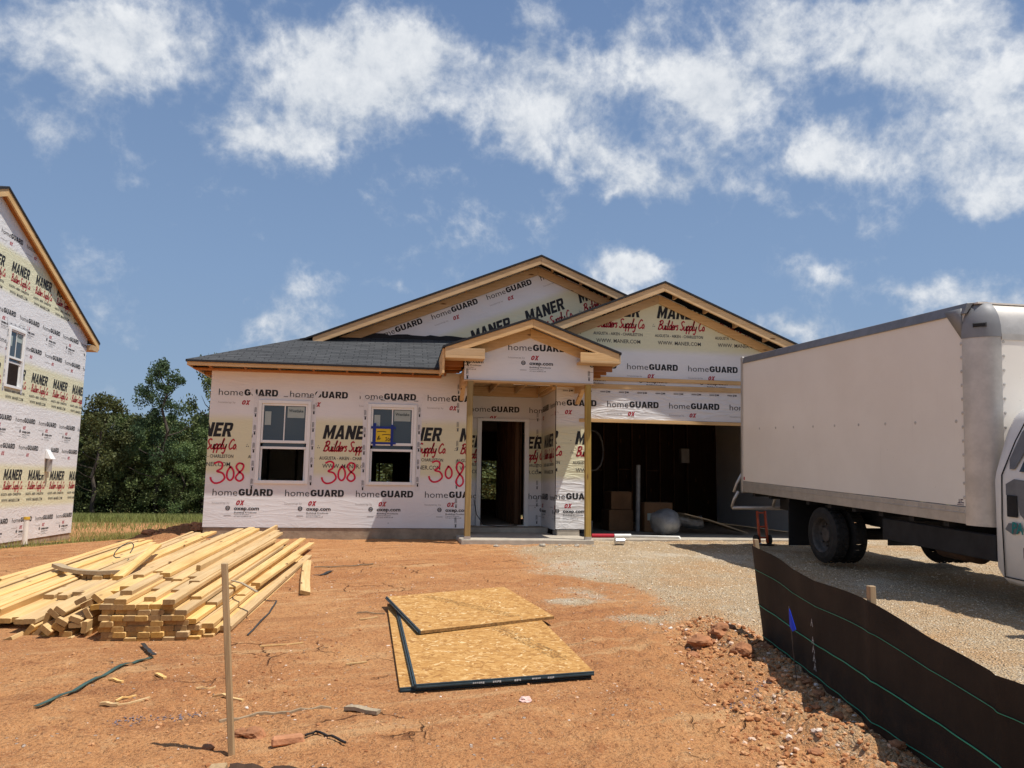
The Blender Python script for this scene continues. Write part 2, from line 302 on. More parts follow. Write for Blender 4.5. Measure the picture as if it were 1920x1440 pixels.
def ground_mat():
    m, n, b = mat('red_clay_and_gravel', .95, .12)
    co = obj_co(n)
    at = n.a('ShaderNodeAttribute', dict(attribute_name='cover')); se = n.a('ShaderNodeSeparateColor', i0=at.outputs['Color'])
    grav, dark, grs = se.outputs[0], se.outputs[1], se.outputs[2]
    f1 = n.noise(co, .9, 6, .6); f2 = n.noise(co, 7, 6, .68); f3 = n.noise(co, 45, 4, .7)
    c = n.mix(n.step(f1, .3, .7), (.50, .22, .088), (.62, .31, .13))
    c = n.mix(n.m('MULTIPLY', n.step(f2, .5, .72), .75), c, (.38, .155, .065))
    c = n.mix(n.m('MULTIPLY', n.step(f2, .46, .28), .6), c, (.65, .395, .195))
    c = n.mix(n.m('MULTIPLY', n.step(f3, .50, .68), .75), c, (.20, .085, .042))
    mp = n.a('ShaderNodeMapping', i0=co); mp.inputs['Rotation'].default_value = (0, 0, R(-20)); mp2 = n.scale(mp.outputs[0], (.35, 2.6, 1))
    tr = n.noise(mp2, 1.7, 5, .6); c = n.mix(n.m('MULTIPLY', n.step(tr, .54, .70), .6), c, (.69, .435, .215)); c = n.mix(n.m('MULTIPLY', n.step(tr, .44, .30), .45), c, (.30, .125, .055))
    c = n.mix(n.m('MULTIPLY', dark, .75), c, (.16, .062, .032))
    f4 = n.noise(co, 95, 3, .6); c = n.mix(n.m('MULTIPLY', n.step(f4, .56, .68), .5), c, (.19, .075, .032)); c = n.mix(n.m('MULTIPLY', n.step(f4, .44, .34), .45), c, (.66, .42, .23))
    pe = n.a('ShaderNodeTexVoronoi', Vector=co, Scale=26.); pv = n.a('ShaderNodeSeparateColor', i0=pe.outputs['Color']).outputs[0]
    peb = n.m('MULTIPLY', n.step(pe.outputs['Distance'], .26, .18), n.step(pv, .80, .86))
    peb = n.m('MULTIPLY', peb, n.step(n.noise(co, 2.3, 3), .42, .6))
    c = n.mix(peb, c, (.58, .45, .36))
    # cracks
    wco = n.a('ShaderNodeVectorMath', dict(operation='ADD'), i0=co, i1=n.scale(n.noise(co, 5, 4, col=True), (.16, .16, .16))).outputs[0]
    ck = n.a('ShaderNodeTexVoronoi', dict(feature='DISTANCE_TO_EDGE'), Vector=wco, Scale=2.1).outputs['Distance']
    ckm = n.m('MULTIPLY', n.step(ck, .016, .004), n.step(n.noise(co, 1.2, 2), .56, .66))
    ckm = n.m('MULTIPLY', ckm, n.m('SUBTRACT', 1.0, grav))
    c = n.mix(n.m('MULTIPLY', ckm, .8), c, (.11, .04, .018))
    # gravel
    gv = n.a('ShaderNodeTexVoronoi', Vector=co, Scale=58., Randomness=1.); gvc = n.a('ShaderNodeSeparateColor', i0=gv.outputs['Color'])
    gc = n.ramp(gvc.outputs[0], [(0, (.52, .37, .22)), (.35, (.70, .53, .33)), (.75, (.78, .63, .42)), (1, (.86, .76, .60))])
    gc = n.mix(n.m('MULTIPLY', n.step(gv.outputs['Distance'], .30, .55), .5), gc, (.36, .235, .14))
    gc = n.mix(n.m('MULTIPLY', n.step(f2, .42, .66), .45), gc, (.66, .44, .24)); gp_ = n.noise(co, .8, 4, .6); gc = n.mix(n.m('MULTIPLY', n.step(gp_, .50, .66), .55), gc, (.60, .35, .165)); gc = n.mix(n.m('MULTIPLY', n.step(gp_, .46, .34), .5), gc, (.80, .72, .58))
    gm = n.step(n.m('MULTIPLY_ADD', n.m('SUBTRACT', f3, .5), 1.1, n.m('MULTIPLY_ADD', n.m('SUBTRACT', f2, .5), .9, grav)), .28, .75)
    c = n.mix(gm, c, gc)
    c = n.mix(grs, c, (.12, .115, .04))
    n.set(b.inputs['Base Color'], c)
    h = n.m('MULTIPLY_ADD', f3, .75, n.m('MULTIPLY', f2, 1.1)); h = n.m('ADD', h, n.m('MULTIPLY', peb, .35)); h = n.m('SUBTRACT', h, n.m('MULTIPLY', ckm, .6))
    h = n.m('ADD', h, n.m('MULTIPLY', n.m('MULTIPLY', gm, n.m('SUBTRACT', .6, gv.outputs['Distance'])), .7))
    bump(n, b, h, 1.0, .045)
    return m
M['ground'] = ground_mat()
M['stone'] = None
def stone_mat():
    m, n, b = mat('gravel_stone', .9, .2)
    gi = n.a('ShaderNodeNewGeometry').outputs['Random Per Island']
    n.set(b.inputs['Base Color'], n.ramp(gi, [(0, (.46, .33, .20)), (.4, (.70, .54, .34)), (.8, (.78, .64, .45)), (1, (.86, .78, .64))]))
    return m
M['stone'] = stone_mat()
def crumb_mat():
    m, n, b = mat('clay_crumb', .95, .1)
    gi = n.a('ShaderNodeNewGeometry').outputs['Random Per Island']
    n.set(b.inputs['Base Color'], n.ramp(gi, [(0, (.30, .12, .05)), (.5, (.48, .225, .10)), (.82, (.60, .325, .155)), (.95, (.64, .45, .32)), (1, (.76, .66, .57))]))
    return m
M['crumb'] = crumb_mat()

# ------------------------------------------------------------------ mesh helpers
class MB:
    def __init__(s): s.v = []; s.f = []; s.mi = []; s.uv = {}
    def face(s, pts, mi=0, uv=None):
        i = len(s.v); s.v += [tuple(p) for p in pts]; s.f.append(tuple(range(i, i+len(pts)))); s.mi.append(mi)
        if uv: s.uv[len(s.f)-1] = uv
    def box(s, x0, x1, y0, y1, z0, z1, mi=0):
        i = len(s.v)
        s.v += [(x0,y0,z0),(x1,y0,z0),(x1,y1,z0),(x0,y1,z0),(x0,y0,z1),(x1,y0,z1),(x1,y1,z1),(x0,y1,z1)]
        for f in ((3,2,1,0),(4,5,6,7),(0,1,5,4),(1,2,6,5),(2,3,7,6),(3,0,4,7)): s.f.append(tuple(i+k for k in f)); s.mi.append(mi)
    def hexa(s, a, b, mi=0):
        """prism between quads/polygons a (bottom) and b (top) of equal length"""
        i = len(s.v); n = len(a); s.v += [tuple(p) for p in a]+[tuple(p) for p in b]
        s.f.append(tuple(i+k for k in reversed(range(n)))); s.f.append(tuple(i+n+k for k in range(n))); s.mi += [mi, mi]
        for k in range(n): s.f.append((i+k, i+(k+1)%n, i+n+(k+1)%n, i+n+k)); s.mi.append(mi)
    def prism(s, poly, off, mi=0): s.hexa(poly, [tuple(Vector(p)+Vector(off)) for p in poly], mi)
    def tube(s, pts, r, seg=8, mi=0, caps=True, rr=None):
        pts = [Vector(p) for p in pts]; rings = []; up = Vector((0, 0, 1))
        for k, p in enumerate(pts):
            t = (pts[min(k+1, len(pts)-1)]-pts[max(k-1, 0)]).normalized()
            a = t.cross(up)
            if a.length < .05: a = t.cross(Vector((0, 1, 0)))
            a.normalize(); b = t.cross(a); rad = rr[k] if rr else r
            i = len(s.v)
            for q in range(seg):
                an = 2*math.pi*q/seg; s.v.append(tuple(p+a*(rad*math.cos(an))+b*(rad*math.sin(an))))
            rings.append(i)
        for i, j in zip(rings, rings[1:]):
            for q in range(seg): s.f.append((i+q, i+(q+1) % seg, j+(q+1) % seg, j+q)); s.mi.append(mi)
        if caps:
            s.f.append(tuple(reversed([rings[0]+q for q in range(seg)]))); s.f.append(tuple(rings[-1]+q for q in range(seg))); s.mi += [mi, mi]
    def build(s, name, mats, parent=None, smooth=False, bevel=0.):
        me = bpy.data.meshes.new(name); me.from_pydata(s.v, [], s.f)
        mats = mats if isinstance(mats, (list, tuple)) else [mats]
        for m in mats: me.materials.append(M[m] if isinstance(m, str) else m)
        if len(mats) > 1: me.polygons.foreach_set('material_index', s.mi)
        if s.uv:
            ul = me.uv_layers.new(name='UVMap')
            for fi, uvs in s.uv.items():
                p = me.polygons[fi]
                for li, c in zip(p.loop_indices, uvs): ul.data[li].uv = c
        if smooth == 'weld':
            bm = bmesh.new(); bm.from_mesh(me); bmesh.ops.remove_doubles(bm, verts=bm.verts, dist=2e-4); bm.to_mesh(me); bm.free()
        if smooth: me.polygons.foreach_set('use_smooth', [True]*len(me.polygons))
        me.validate(); me.update()
        if bevel:
            bm = bmesh.new(); bm.from_mesh(me); bmesh.ops.bevel(bm, geom=bm.edges[:], offset=bevel, segments=1, affect='EDGES', clamp_overlap=True); bm.to_mesh(me); bm.free()
        o = bpy.data.objects.new(name, me); C.objects.link(o)
        if parent: o.parent = parent
        return o
def tag(o, label=None, cat=None, group=None, kind=None):
    for k, v in (('label', label), ('category', cat), ('group', group), ('kind', kind)):
        if v: o[k] = v
    return o
def empty(name, loc, label, cat, group=None, rot=(0, 0, 0)):
    o = bpy.data.objects.new(name, None); C.objects.link(o); o.location = loc; o.rotation_euler = rot; o.empty_display_size = .2
    bpy.context.view_layer.update()
    return tag(o, label, cat, group)
def hold(o, parent):
    """parent keeping the world-space mesh where it is"""
    o.parent = parent; o.matrix_parent_inverse = parent.matrix_basis.inverted(); return o

# ------------------------------------------------------------------ lettering
_tc = {}
def font_tris(body, bold=0., shear=0., cw=1.):
    key = (body, bold, shear)
    if key in _tc: return _tc[key]
    cu = bpy.data.curves.new('t', 'FONT'); cu.body = body; cu.size = 1; cu.offset = bold; cu.shear = shear; cu.resolution_u = 2; cu.space_character = cw
    o = bpy.data.objects.new('t', cu); C.objects.link(o); dg = bpy.context.evaluated_depsgraph_get(); dg.update()
    me = o.evaluated_get(dg).to_mesh(); me.calc_loop_triangles()
    T = [[(me.vertices[i].co.x, me.vertices[i].co.y) for i in t.vertices] for t in me.loop_triangles]
    o.evaluated_get(dg).to_mesh_clear(); bpy.data.objects.remove(o); bpy.data.curves.remove(cu)
    _tc[key] = T; return T
def fit(T, width, cap, capref=.73):
    xs = [p[0] for t in T for p in t]; x0 = min(xs); sx = width/(max(xs)-x0); sy = cap/capref
    return [[((x-x0)*sx, y*sy) for x, y in t] for t in T]
def shift(T, du, dv): return [[(x+du, y+dv) for x, y in t] for t in T]
def catmull(P, n=5):
    if len(P) < 3: return P
    o = []
    for i in range(len(P)-1):
        p0, p1, p2, p3 = P[max(i-1, 0)], P[i], P[i+1], P[min(i+2, len(P)-1)]
        for k in range(n):
            t = k/n
            o.append(tuple(.5*((2*p1[j])+(-p0[j]+p2[j])*t+(2*p0[j]-5*p1[j]+4*p2[j]-p3[j])*t*t+(-p0[j]+3*p1[j]-3*p2[j]+p3[j])*t**3) for j in (0, 1)))
    o.append(P[-1]); return o
def ribbon(P, wd, n=5):
    P = catmull(P, n); L, Rr = [], []
    for i, p in enumerate(P):
        a, b = P[max(i-1, 0)], P[min(i+1, len(P)-1)]; d = (b[0]-a[0], b[1]-a[1]); l = math.hypot(*d) or 1
        nx, ny = -d[1]/l*wd/2, d[0]/l*wd/2; L.append((p[0]+nx, p[1]+ny)); Rr.append((p[0]-nx, p[1]-ny))
    T = []
    for i in range(len(P)-1): T += [[L[i], Rr[i], Rr[i+1]], [L[i], Rr[i+1], L[i+1]]]
    return T
SCRIPT = {'B': (1.38, [[(.25,0),(.55,1.9)], [(.2,1.6),(.6,1.95),(1.15,1.85),(1.15,1.3),(.5,1.0),(1.05,.9),(1.15,.35),(.7,0),(.1,.1)]]),
 'u': (.95, [[(0,.9),(.05,.2),(.3,0),(.6,.25),(.65,.95)], [(.65,.95),(.65,.15),(.85,0),(1,.2)]]), 'i': (.45, [[(0,.9),(.02,.15),(.2,0),(.4,.2)], [(.05,1.3),(.1,1.38)]]),
 'l': (.45, [[(0,.4),(.25,1.9),(.1,1.9),(.02,.2),(.2,0),(.4,.2)]]), 'd': (.92, [[(.6,.8),(.3,1),(0,.5),(.2,0),(.5,.2),(.62,.9)], [(.62,1.9),(.62,.2),(.8,0),(.95,.2)]]),
 'e': (.62, [[(0,.4),(.45,.6),(.35,1),(.05,.8),(0,.3),(.25,0),(.6,.25)]]), 'r': (.55, [[(0,.9),(.05,0)], [(.05,.5),(.25,.95),(.5,.85)]]),
 's': (.58, [[(.45,.85),(.2,1),(.05,.75),(.4,.4),(.3,.05),(0,.1)]]), 'S': (1.12, [[(1,1.7),(.6,1.95),(.2,1.6),(.5,1.05),(.85,.6),(.55,0),(0,.25)]]),
 'p': (.75, [[(0,.95),(0,-.8)], [(0,.6),(.3,1),(.6,.6),(.35,0),(0,.2)]]), 'y': (.85, [[(0,.95),(.1,.2),(.35,.1),(.6,.5),(.65,.95)], [(.65,.95),(.6,-.5),(.3,-.85),(.05,-.6)]]),
 'C': (1.12, [[(1,1.6),(.6,1.95),(.15,1.3),(.1,.5),(.5,0),(1,.3)]]), 'o': (.72, [[(.3,1),(0,.5),(.3,0),(.6,.5),(.3,1)]]), '.': (.3, [[(.05,.08),(.14,.08)]]), ' ': (.45, [])}
def script_tris(text, width, xh):
    T = []; x = 0
    for ch in text:
        adv, st = SCRIPT[ch]
        for s in st: T += ribbon([(x+px+.28*py, py) for px, py in s], .31, 3)
        x += adv
    k = width/x
    return [[(a*k, b*xh) for a, b in t] for t in T]
def rect(x0, y0, x1, y1): return [[(x0,y0),(x1,y0),(x1,y1)], [(x0,y0),(x1,y1),(x0,y1)]]
def ring(cx, cy, r, wd, n=14): return ribbon([(cx+r*math.cos(2*math.pi*k/n), cy+r*math.sin(2*math.pi*k/n)) for k in range(n+1)], wd, 1)
def block(text, slant=.055, gap=.10):
    q = lambda x0, y0, x1, y1: [(x0,y0),(x1,y0),(x1,y1),(x0,y1)]
    s = .33
    L = {'M': (1.16, [q(0,0,s,1), q(1.16-s,0,1.16,1), [(s,1),(s,.52),(.58,.0),(.58,.48)], [(1.16-s,1),(.58,.48),(.58,.0),(1.16-s,.52)]]),
         'A': (1.02, [[(0,0),(s,0),(.51,.68),(.51,1),(.34,1)], [(1.02,0),(.68,1),(.51,1),(.51,.68),(1.02-s,0)], [(.375,.17),(.645,.17),(.6,.36),(.42,.36)]]),
         'N': (1.0, [q(0,0,s,1), q(1-s,0,1,1), [(s,1),(s,.48),(1-s,0),(1-s,.52)]]),
         'E': (.80, [q(0,0,s,1), q(s,0,.80,.22), q(s,.40,.72,.60), q(s,.78,.80,1)]),
         'R': (.96, [q(0,0,s,1), q(s,.80,.62,1), q(s,.38,.62,.58), [(.62,.38),(.82,.42),(.92,.54),(.92,.86),(.82,.97),(.62,1)], [(.42,.38),(.62,0),(.99,0),(.74,.38)]]),
         'D': (.98, [q(0,0,s,1), q(s,.78,.58,1), q(s,0,.58,.22), [(.58,0),(.82,.06),(.96,.28),(.96,.72),(.82,.94),(.58,1),(.58,.78),(.66,.66),(.66,.34),(.58,.22)]]),
         'U': (.98, [q(0,.30,s,1), q(.98-s,.30,.98,1), [(0,.30),(s,.30),(.40,.22),(.58,.22),(.98-s,.30),(.98,.30),(.88,.08),(.66,0),(.32,0),(.10,.08)]]),
         'G': (1.04, [[(.52,1),(.22,.93),(.04,.72),(.04,.28),(.22,.07),(.52,0),(.52,.23),(.42,.28),(.37,.40),(.37,.60),(.42,.72),(.52,.77)], [(.52,1),(.52,.77),(.64,.74),(.70,.66),(.98,.72),(.88,.90)], [(.52,0),(.90,.08),(1.02,.18),(1.02,.56),(.56,.56),(.56,.36),(.70,.36),(.70,.27),(.52,.23)]]),
         'O': (1.02, [[(.51,1),(.2,.92),(.03,.7),(.03,.3),(.2,.08),(.51,0),(.51,.24),(.42,.28),(.37,.4),(.37,.6),(.42,.72),(.51,.76)], [(.51,1),(.51,.76),(.6,.72),(.65,.6),(.65,.4),(.6,.28),(.51,.24),(.51,0),(.82,.08),(.99,.3),(.99,.7),(.82,.92)]]),
         'X': (1.02, [[(0,0),(.38,0),(.70,.5),(1.02,1),(.64,1),(.32,.5)], [(.26,.58),(.47,.72),(.38,1),(0,1)], [(.76,.42),(.55,.28),(.64,0),(1.02,0)]])}
    T = []; x = 0
    for ch in text:
        wd, polys = L[ch]
        for P in polys: T.append([(x+a, b) for a, b in P])
        x += wd+gap
    x -= gap
    return x, T, slant
def blk(text, width, cap, slant=.0, gap=.10):
    x, T, _ = block(text, slant, gap); return [[(a/x*width+b*slant, b*cap) for a, b in P] for P in T]
INK = ['black_ink', 'grey_ink', 'faint_ink', 'red_ink', 'soft_ink']
HG = [(fit(font_tris('home', -.004), .395, .115), 0), (shift(blk('GUARD', .555, .112), .41, 0), 0)]
OX = [(shift(blk('OX', .125, .078, .02), .375, -.155), 3), (shift(fit(font_tris('housewrap by'), .28, .035), 0, -.135), 2)]
OXEP = [(shift(fit(font_tris('oxep.com', .028), .40, .062), .355, -.235), 0), (ring(.255, -.205, .032, .012), 0), (rect(.235,-.222,.245,-.19)+rect(.25,-.222,.26,-.19)+rect(.265,-.222,.275,-.19), 1),
        (shift(fit(font_tris('Building Products', .02), .36, .022), .36, -.285), 1), (shift(fit(font_tris('Control Number'), .24, .019), .36, -.318), 1),
        (shift(fit(font_tris('Certified'), .27, .019), .36, -.348), 1), (rect(.20,-.33,.31,-.318), 2)]
MAN = [(shift(blk('MANER', .83, .238, .045), .57, 0), 0), (shift(script_tris('Builders Supply Co.', .93, .085), .58, -.205), 3),
       (shift(fit(font_tris('AUGUSTA - AIKEN - CHARLESTON', .016), .93, .056), .53, -.35), 4), (shift(fit(font_tris('WWW. MANER.COM', .008), .83, .072), .585, -.49), 4),
       (rect(.49,-.16,.505,-.145)+rect(.52,-.16,.535,-.145)+rect(.5,-.125,.512,-.113), 1)]
PER, ROLL = 1.164, 2.36
def clip_half(P, a, b, c, inside=True):
    o = []
    for i, p in enumerate(P):
        q = P[(i+1) % len(P)]; dp = a*p[0]+b*p[1]-c; dq = a*q[0]+b*q[1]-c
        if dp <= 0: o.append(p)
        if dp*dq < 0: t = dp/(dp-dq); o.append((p[0]+(q[0]-p[0])*t, p[1]+(q[1]-p[1])*t))
    return o
def halves(poly):
    """half planes a*x+b*y<=c of a counter-clockwise convex polygon"""
    H = []
    for i, p in enumerate(poly):
        q = poly[(i+1) % len(poly)]; a, b = q[1]-p[1], -(q[0]-p[0]); H.append((a, b, a*p[0]+b*p[1]))
    return H
def clip_set(T, poly, holes=()):
    H = halves(poly); out = []
    for t in T:
        P = t
        for h in H:
            P = clip_half(P, *h)
            if len(P) < 3: break
        if len(P) < 3: continue
        pieces = [P]
        for (x0, y0, x1, y1) in holes:
            nxt = []
            for P in pieces:
                if max(p[0] for p in P) <= x0 or min(p[0] for p in P) >= x1 or max(p[1] for p in P) <= y0 or min(p[1] for p in P) >= y1: nxt.append(P); continue
                for hs in (((1,0,x0),), ((-1,0,-x1),), ((-1,0,-x0),(1,0,x1),(0,1,y0)), ((-1,0,-x0),(1,0,x1),(0,-1,-y1))):
                    Q = P
                    for h in hs:
                        Q = clip_half(Q, *h)
                        if len(Q) < 3: break
                    if len(Q) >= 3: nxt.append(Q)
            pieces = nxt
        out += pieces
    return out
def frame(o, u, v):
    o, u, v = Vector(o), Vector(u).normalized(), Vector(v).normalized(); nrm = u.cross(v)
    return lambda p, d=0.: tuple(o+u*p[0]+v*p[1]+nrm*d)
def letters(parent, F, poly, holes, items, name='lettering', depth=.003, mats=INK):
    """items: (triangles, ink) in wall coordinates, clipped to the wall's outline"""
    mb = MB()
    xs = [p[0] for p in poly]; ys = [p[1] for p in poly]; bb = (min(xs), min(ys), max(xs), max(ys))
    for T, ink in items:
        if not T: continue
        tx = [p[0] for t in T for p in t]; ty = [p[1] for t in T for p in t]
        if max(tx) < bb[0] or min(tx) > bb[2] or max(ty) < bb[1] or min(ty) > bb[3]: continue
        for P in clip_set(T, poly, holes): mb.face([F(p, depth) for p in P], ink)
    if mb.f: return mb.build(name, mats, parent)
def roll_items(v0, phase, u0, u1, rows=('lo', 'man', 'hi'), oxhi=False, rot=None):
    it = []
    k0 = int((u0-phase)/PER)-2
    for k in range(k0, k0+int((u1-u0)/PER)+5):
        uu = phase+k*PER
        sets = []
        if 'lo' in rows: sets.append((HG+OX+OXEP, .52))
        if 'man' in rows: sets.append((MAN, 1.49))
        if 'hi' in rows: sets.append((HG+OX+(OXEP if oxhi else []), 2.19))
        for S, dv in sets:
            for T, ink in S:
                T = shift(T, uu, v0+dv)
                if rot:
                    c, s_ = math.cos(rot[2]), math.sin(rot[2]); T = [[(rot[0]+c*x-s_*y, rot[1]+s_*x+c*y) for x, y in t] for t in T]
                it.append((T, ink))
    return it
def wall(name, parent, F, poly, holes, mats='wrap', v0=0., rot=None, thick=.06):
    """flat panel with rectangular openings: front face with roll UVs, and the thickness behind it"""
    mb = MB()
    xs = sorted({p[0] for p in poly}|{h[i] for h in holes for i in (0, 2)}); ys = sorted({p[1] for p in poly}|{h[i] for h in holes for i in (1, 3)})
    Fs = [[poly[0], *poly[1:]]] if not holes else None
    cells = []
    if not holes: cells = [list(poly)]
    else:
        H = halves(poly)
        for x0, x1 in zip(xs, xs[1:]):
            for y0, y1 in zip(ys, ys[1:]):
                cx, cy = (x0+x1)/2, (y0+y1)/2
                if any(h[0] < cx < h[2] and h[1] < cy < h[3] for h in holes): continue
                P = [(x0,y0),(x1,y0),(x1,y1),(x0,y1)]
                for h in H:
                    P = clip_half(P, *h)
                    if len(P) < 3: break
                if len(P) >= 3: cells.append(P)
    def uv(p):
        if rot:
            c, s_ = math.cos(-rot[2]), math.sin(-rot[2]); x, y = p[0]-rot[0], p[1]-rot[1]; p = (c*x-s_*y, s_*x+c*y)
        return (p[0], p[1]-v0)
    for P in cells:
        mb.face([F(p) for p in P], 0, [uv(p) for p in P])
        mb.face([F(p, -thick) for p in reversed(P)], 1)
    for loop in [list(poly)]+[[(h[0],h[1]),(h[0],h[3]),(h[2],h[3]),(h[2],h[1])] for h in holes]:
        for i, p in enumerate(loop):
            q = loop[(i+1) % len(loop)]; mb.face([F(q), F(p), F(p, -thick), F(q, -thick)], 1)
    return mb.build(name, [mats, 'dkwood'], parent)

# ------------------------------------------------------------------ ground
def vnoise(x, y, seed):
    xi, yi = np.floor(x).astype(np.int64), np.floor(y).astype(np.int64); xf, yf = x-xi, y-yi
    u, v = xf*xf*xf*(xf*(xf*6-15)+10), yf*yf*yf*(yf*(yf*6-15)+10)
    def h(a, b):
        n = (a*374761393+b*668265263+seed*1274126177) & 0xffffffff; n = ((n ^ (n >> 13))*1103515245) & 0xffffffff
        return ((n ^ (n >> 16)) & 0xffff)/65535.
    return (h(xi,yi)*(1-u)+h(xi+1,yi)*u)*(1-v)+(h(xi,yi+1)*(1-u)+h(xi+1,yi+1)*u)*v
def fbm(x, y, seed, oct=4, g=.5):
    a, s, t = 1., 0., 0.
    for i in range(oct): s = s+a*(vnoise(x, y, seed+i)-.5); t += a; a *= g; x = x*2.03+5.2; y = y*2.03+1.7
    return s/t*2
def sst(x, a, b):
    t = np.clip((x-a)/(b-a), 0, 1); return t*t*(3-2*t)
FENCE = [(2.85,6.05,.66),(2.75,5.62,.72),(2.60,4.9,.68),(2.47,4.25,.645),(2.365,3.70,.63),(2.33,3.15,.565),(2.22,2.66,.53),(2.12,2.2,.56),(1.95,1.6,.56),(1.7,.9,.56)]
def base_g(x, y):
    z = np.where(y < 12.5, .25+.028*np.clip(y, -20, 12.5), .6)
    z = z-.033*np.clip(y-15, 0, 70)-.0006*np.clip(y-85, 0, 700)
    z = z-np.minimum(.09*np.clip(-x-3.3, 0, 5), .45)*sst(y, 9, 15)
    return z
def height(x, y):
    x = np.asarray(x, float); y = np.asarray(y, float)
    z = base_g(x, y)
    near = 1-sst(y, 16, 40)
    z = z+near*(.028*fbm(x*.7, y*.7, 1, 3)+.012*fbm(x*3, y*3, 9, 3))
    fx = np.interp(y, [p[1] for p in FENCE[::-1]], [p[0] for p in FENCE[::-1]])
    d = fx-x
    ridge = np.exp(-((d-.22)/.22)**2)*(y < 6.3)*(y > .5)
    cl = np.clip(fbm(x*5, y*5, 30, 3, .55)+.15, 0, 1)
    z = z+ridge*(.02+.14*cl)
    rough = sst(x, .3, 1.6)*(1-sst(y, 5, 7.5))*(d > 0)
    z = z+(rough*.6+.30)*near*.05*np.clip(fbm(x*8, y*8, 40, 3, .6), -.3, 1)
    grain = (1-sst(y, 6, 11))
    z = z+grain*.012*fbm(x*22, y*22, 60, 2)
    # flatten under the lumber, the sheets and the foundations
    m = np.exp(-(np.clip(np.hypot(np.clip(np.abs(x+1.9)-1.2, 0, 9), np.clip(np.abs(y-8.8)-2.9, 0, 9)), 0, 9)/.25)**2)
    m = np.maximum(m, np.exp(-(np.hypot(np.clip(np.abs(x-.6)-.62, 0, 9), np.clip(np.abs(y-5.9)-1.4, 0, 9))/.15)**2))
    z = z*(1-m)+(base_g(x, y)-.012)*m
    # spoil heap behind the lumber, beside the house corner
    hp = np.exp(-(((x+3.75)/.55)**2+((y-14.2)/.6)**2)); z = z+hp*(.16+.22*np.clip(fbm(x*4, y*4, 77, 3)+.2, 0, 1))
    # tyre ruts across the clay
    for a, o in ((.35, 0.), (.35, .32)):
        t = (y-9.6)-a*(x-0)+o; z = z-near*.022*np.exp(-(t/.10)**2)*(x < 2)*(x > -1.2)
    return z
def gz(x, y): return float(height(np.array([x]), np.array([y]))[0])
def axis(lo, hi, a, b, st, big):
    core = list(np.arange(a, b, st)); L = [a]; s = st
    while L[-1] > lo: s = min(s*1.35, big); L.append(L[-1]-s)
    Rr = [core[-1]]; s = st
    while Rr[-1] < hi: s = min(s*1.35, big); Rr.append(Rr[-1]+s)
    return np.array(L[:0:-1]+core+Rr[1:])
gx = axis(-500, 500, -5.2, 6.5, .030, 30)
ys = [2.2]
while ys[-1] < 14: ys.append(ys[-1]+.016+.0045*(ys[-1]-2.2))
s_ = .08
while ys[-1] < 900: s_ = min(s_*1.12, 30); ys.append(ys[-1]+s_)
lo = [2.2]; s_ = .03
while lo[-1] > -300: s_ = min(s_*1.35, 30); lo.append(lo[-1]-s_)
gy = np.array(lo[:0:-1]+ys)
X, Yg = np.meshgrid(gx, gy); Zg = height(X, Yg); nx, ny = len(gx), len(gy)
me = bpy.data.meshes.new('ground')
vv = np.stack([X, Yg, Zg], -1).reshape(-1, 3)
idx = (np.arange(ny-1)[:, None]*nx+np.arange(nx-1)[None, :]).reshape(-1)
q = np.stack([idx, idx+1, idx+nx+1, idx+nx], -1).reshape(-1)
nf = len(idx)
me.vertices.add(len(vv)); me.vertices.foreach_set('co', vv.reshape(-1)); me.loops.add(nf*4); me.loops.foreach_set('vertex_index', q.astype(np.int32))
me.polygons.add(nf); me.polygons.foreach_set('loop_start', (np.arange(nf)*4).astype(np.int32)); me.polygons.foreach_set('loop_total', np.full(nf, 4, np.int32))
me.polygons.foreach_set('use_smooth', np.ones(nf, bool))
def gravel_mask(x, y):
    xb = np.interp(y, [0, 3.3, 5.6, 6.2, 7.5, 9, 10.5, 12, 13.5, 16], [2.3, 2.4, 2.72, 2.5, 2.35, 2.2, 2.1, 2.1, 2.0, 1.6])
    d = x-xb+.55*fbm(x*.9, y*.9, 5, 3)
    m = sst(d, -1.3, .9)*.95
    m = m*(1-.55*sst(fbm(x*.8, y*.8, 15, 3), .1, .5)*(1-sst(d, .4, 2.2)))
    m = np.maximum(m, np.exp(-(((x-1.68)/.30)**2+((y-7.3)/.22)**2)))
    m = np.maximum(m, .8*np.exp(-(((x-2.15)/.45)**2+((y-6.5)/.25)**2)))
    return m*(y < 30)
gm_ = gravel_mask(X, Yg)
dk = np.exp(-(((X+3.75)/.8)**2+((Yg-14.2)/.7)**2))
for bx, by, ra, rb in ((-1.1, 4.25, .22, .03), (1.95, 4.25, .25, .04)):
    dk = np.maximum(dk, .0*X)
gr = np.maximum(sst(Yg, 42, 48)*.9, sst(fbm(X*.5, Yg*.5, 88, 3), .15, .5)*sst(Yg, 14, 18)*(X < -4)*.5)
col = np.stack([gm_, dk, gr, np.ones_like(gr)], -1).astype(np.float32).reshape(-1)
at = me.attributes.new('cover', 'FLOAT_COLOR', 'POINT'); at.data.foreach_set('color', col)
me.materials.append(M['ground']); me.update(); me.validate()
go = bpy.data.objects.new('ground', me); C.objects.link(go); tag(go, kind='structure', label='red clay yard with pale gravel drive')

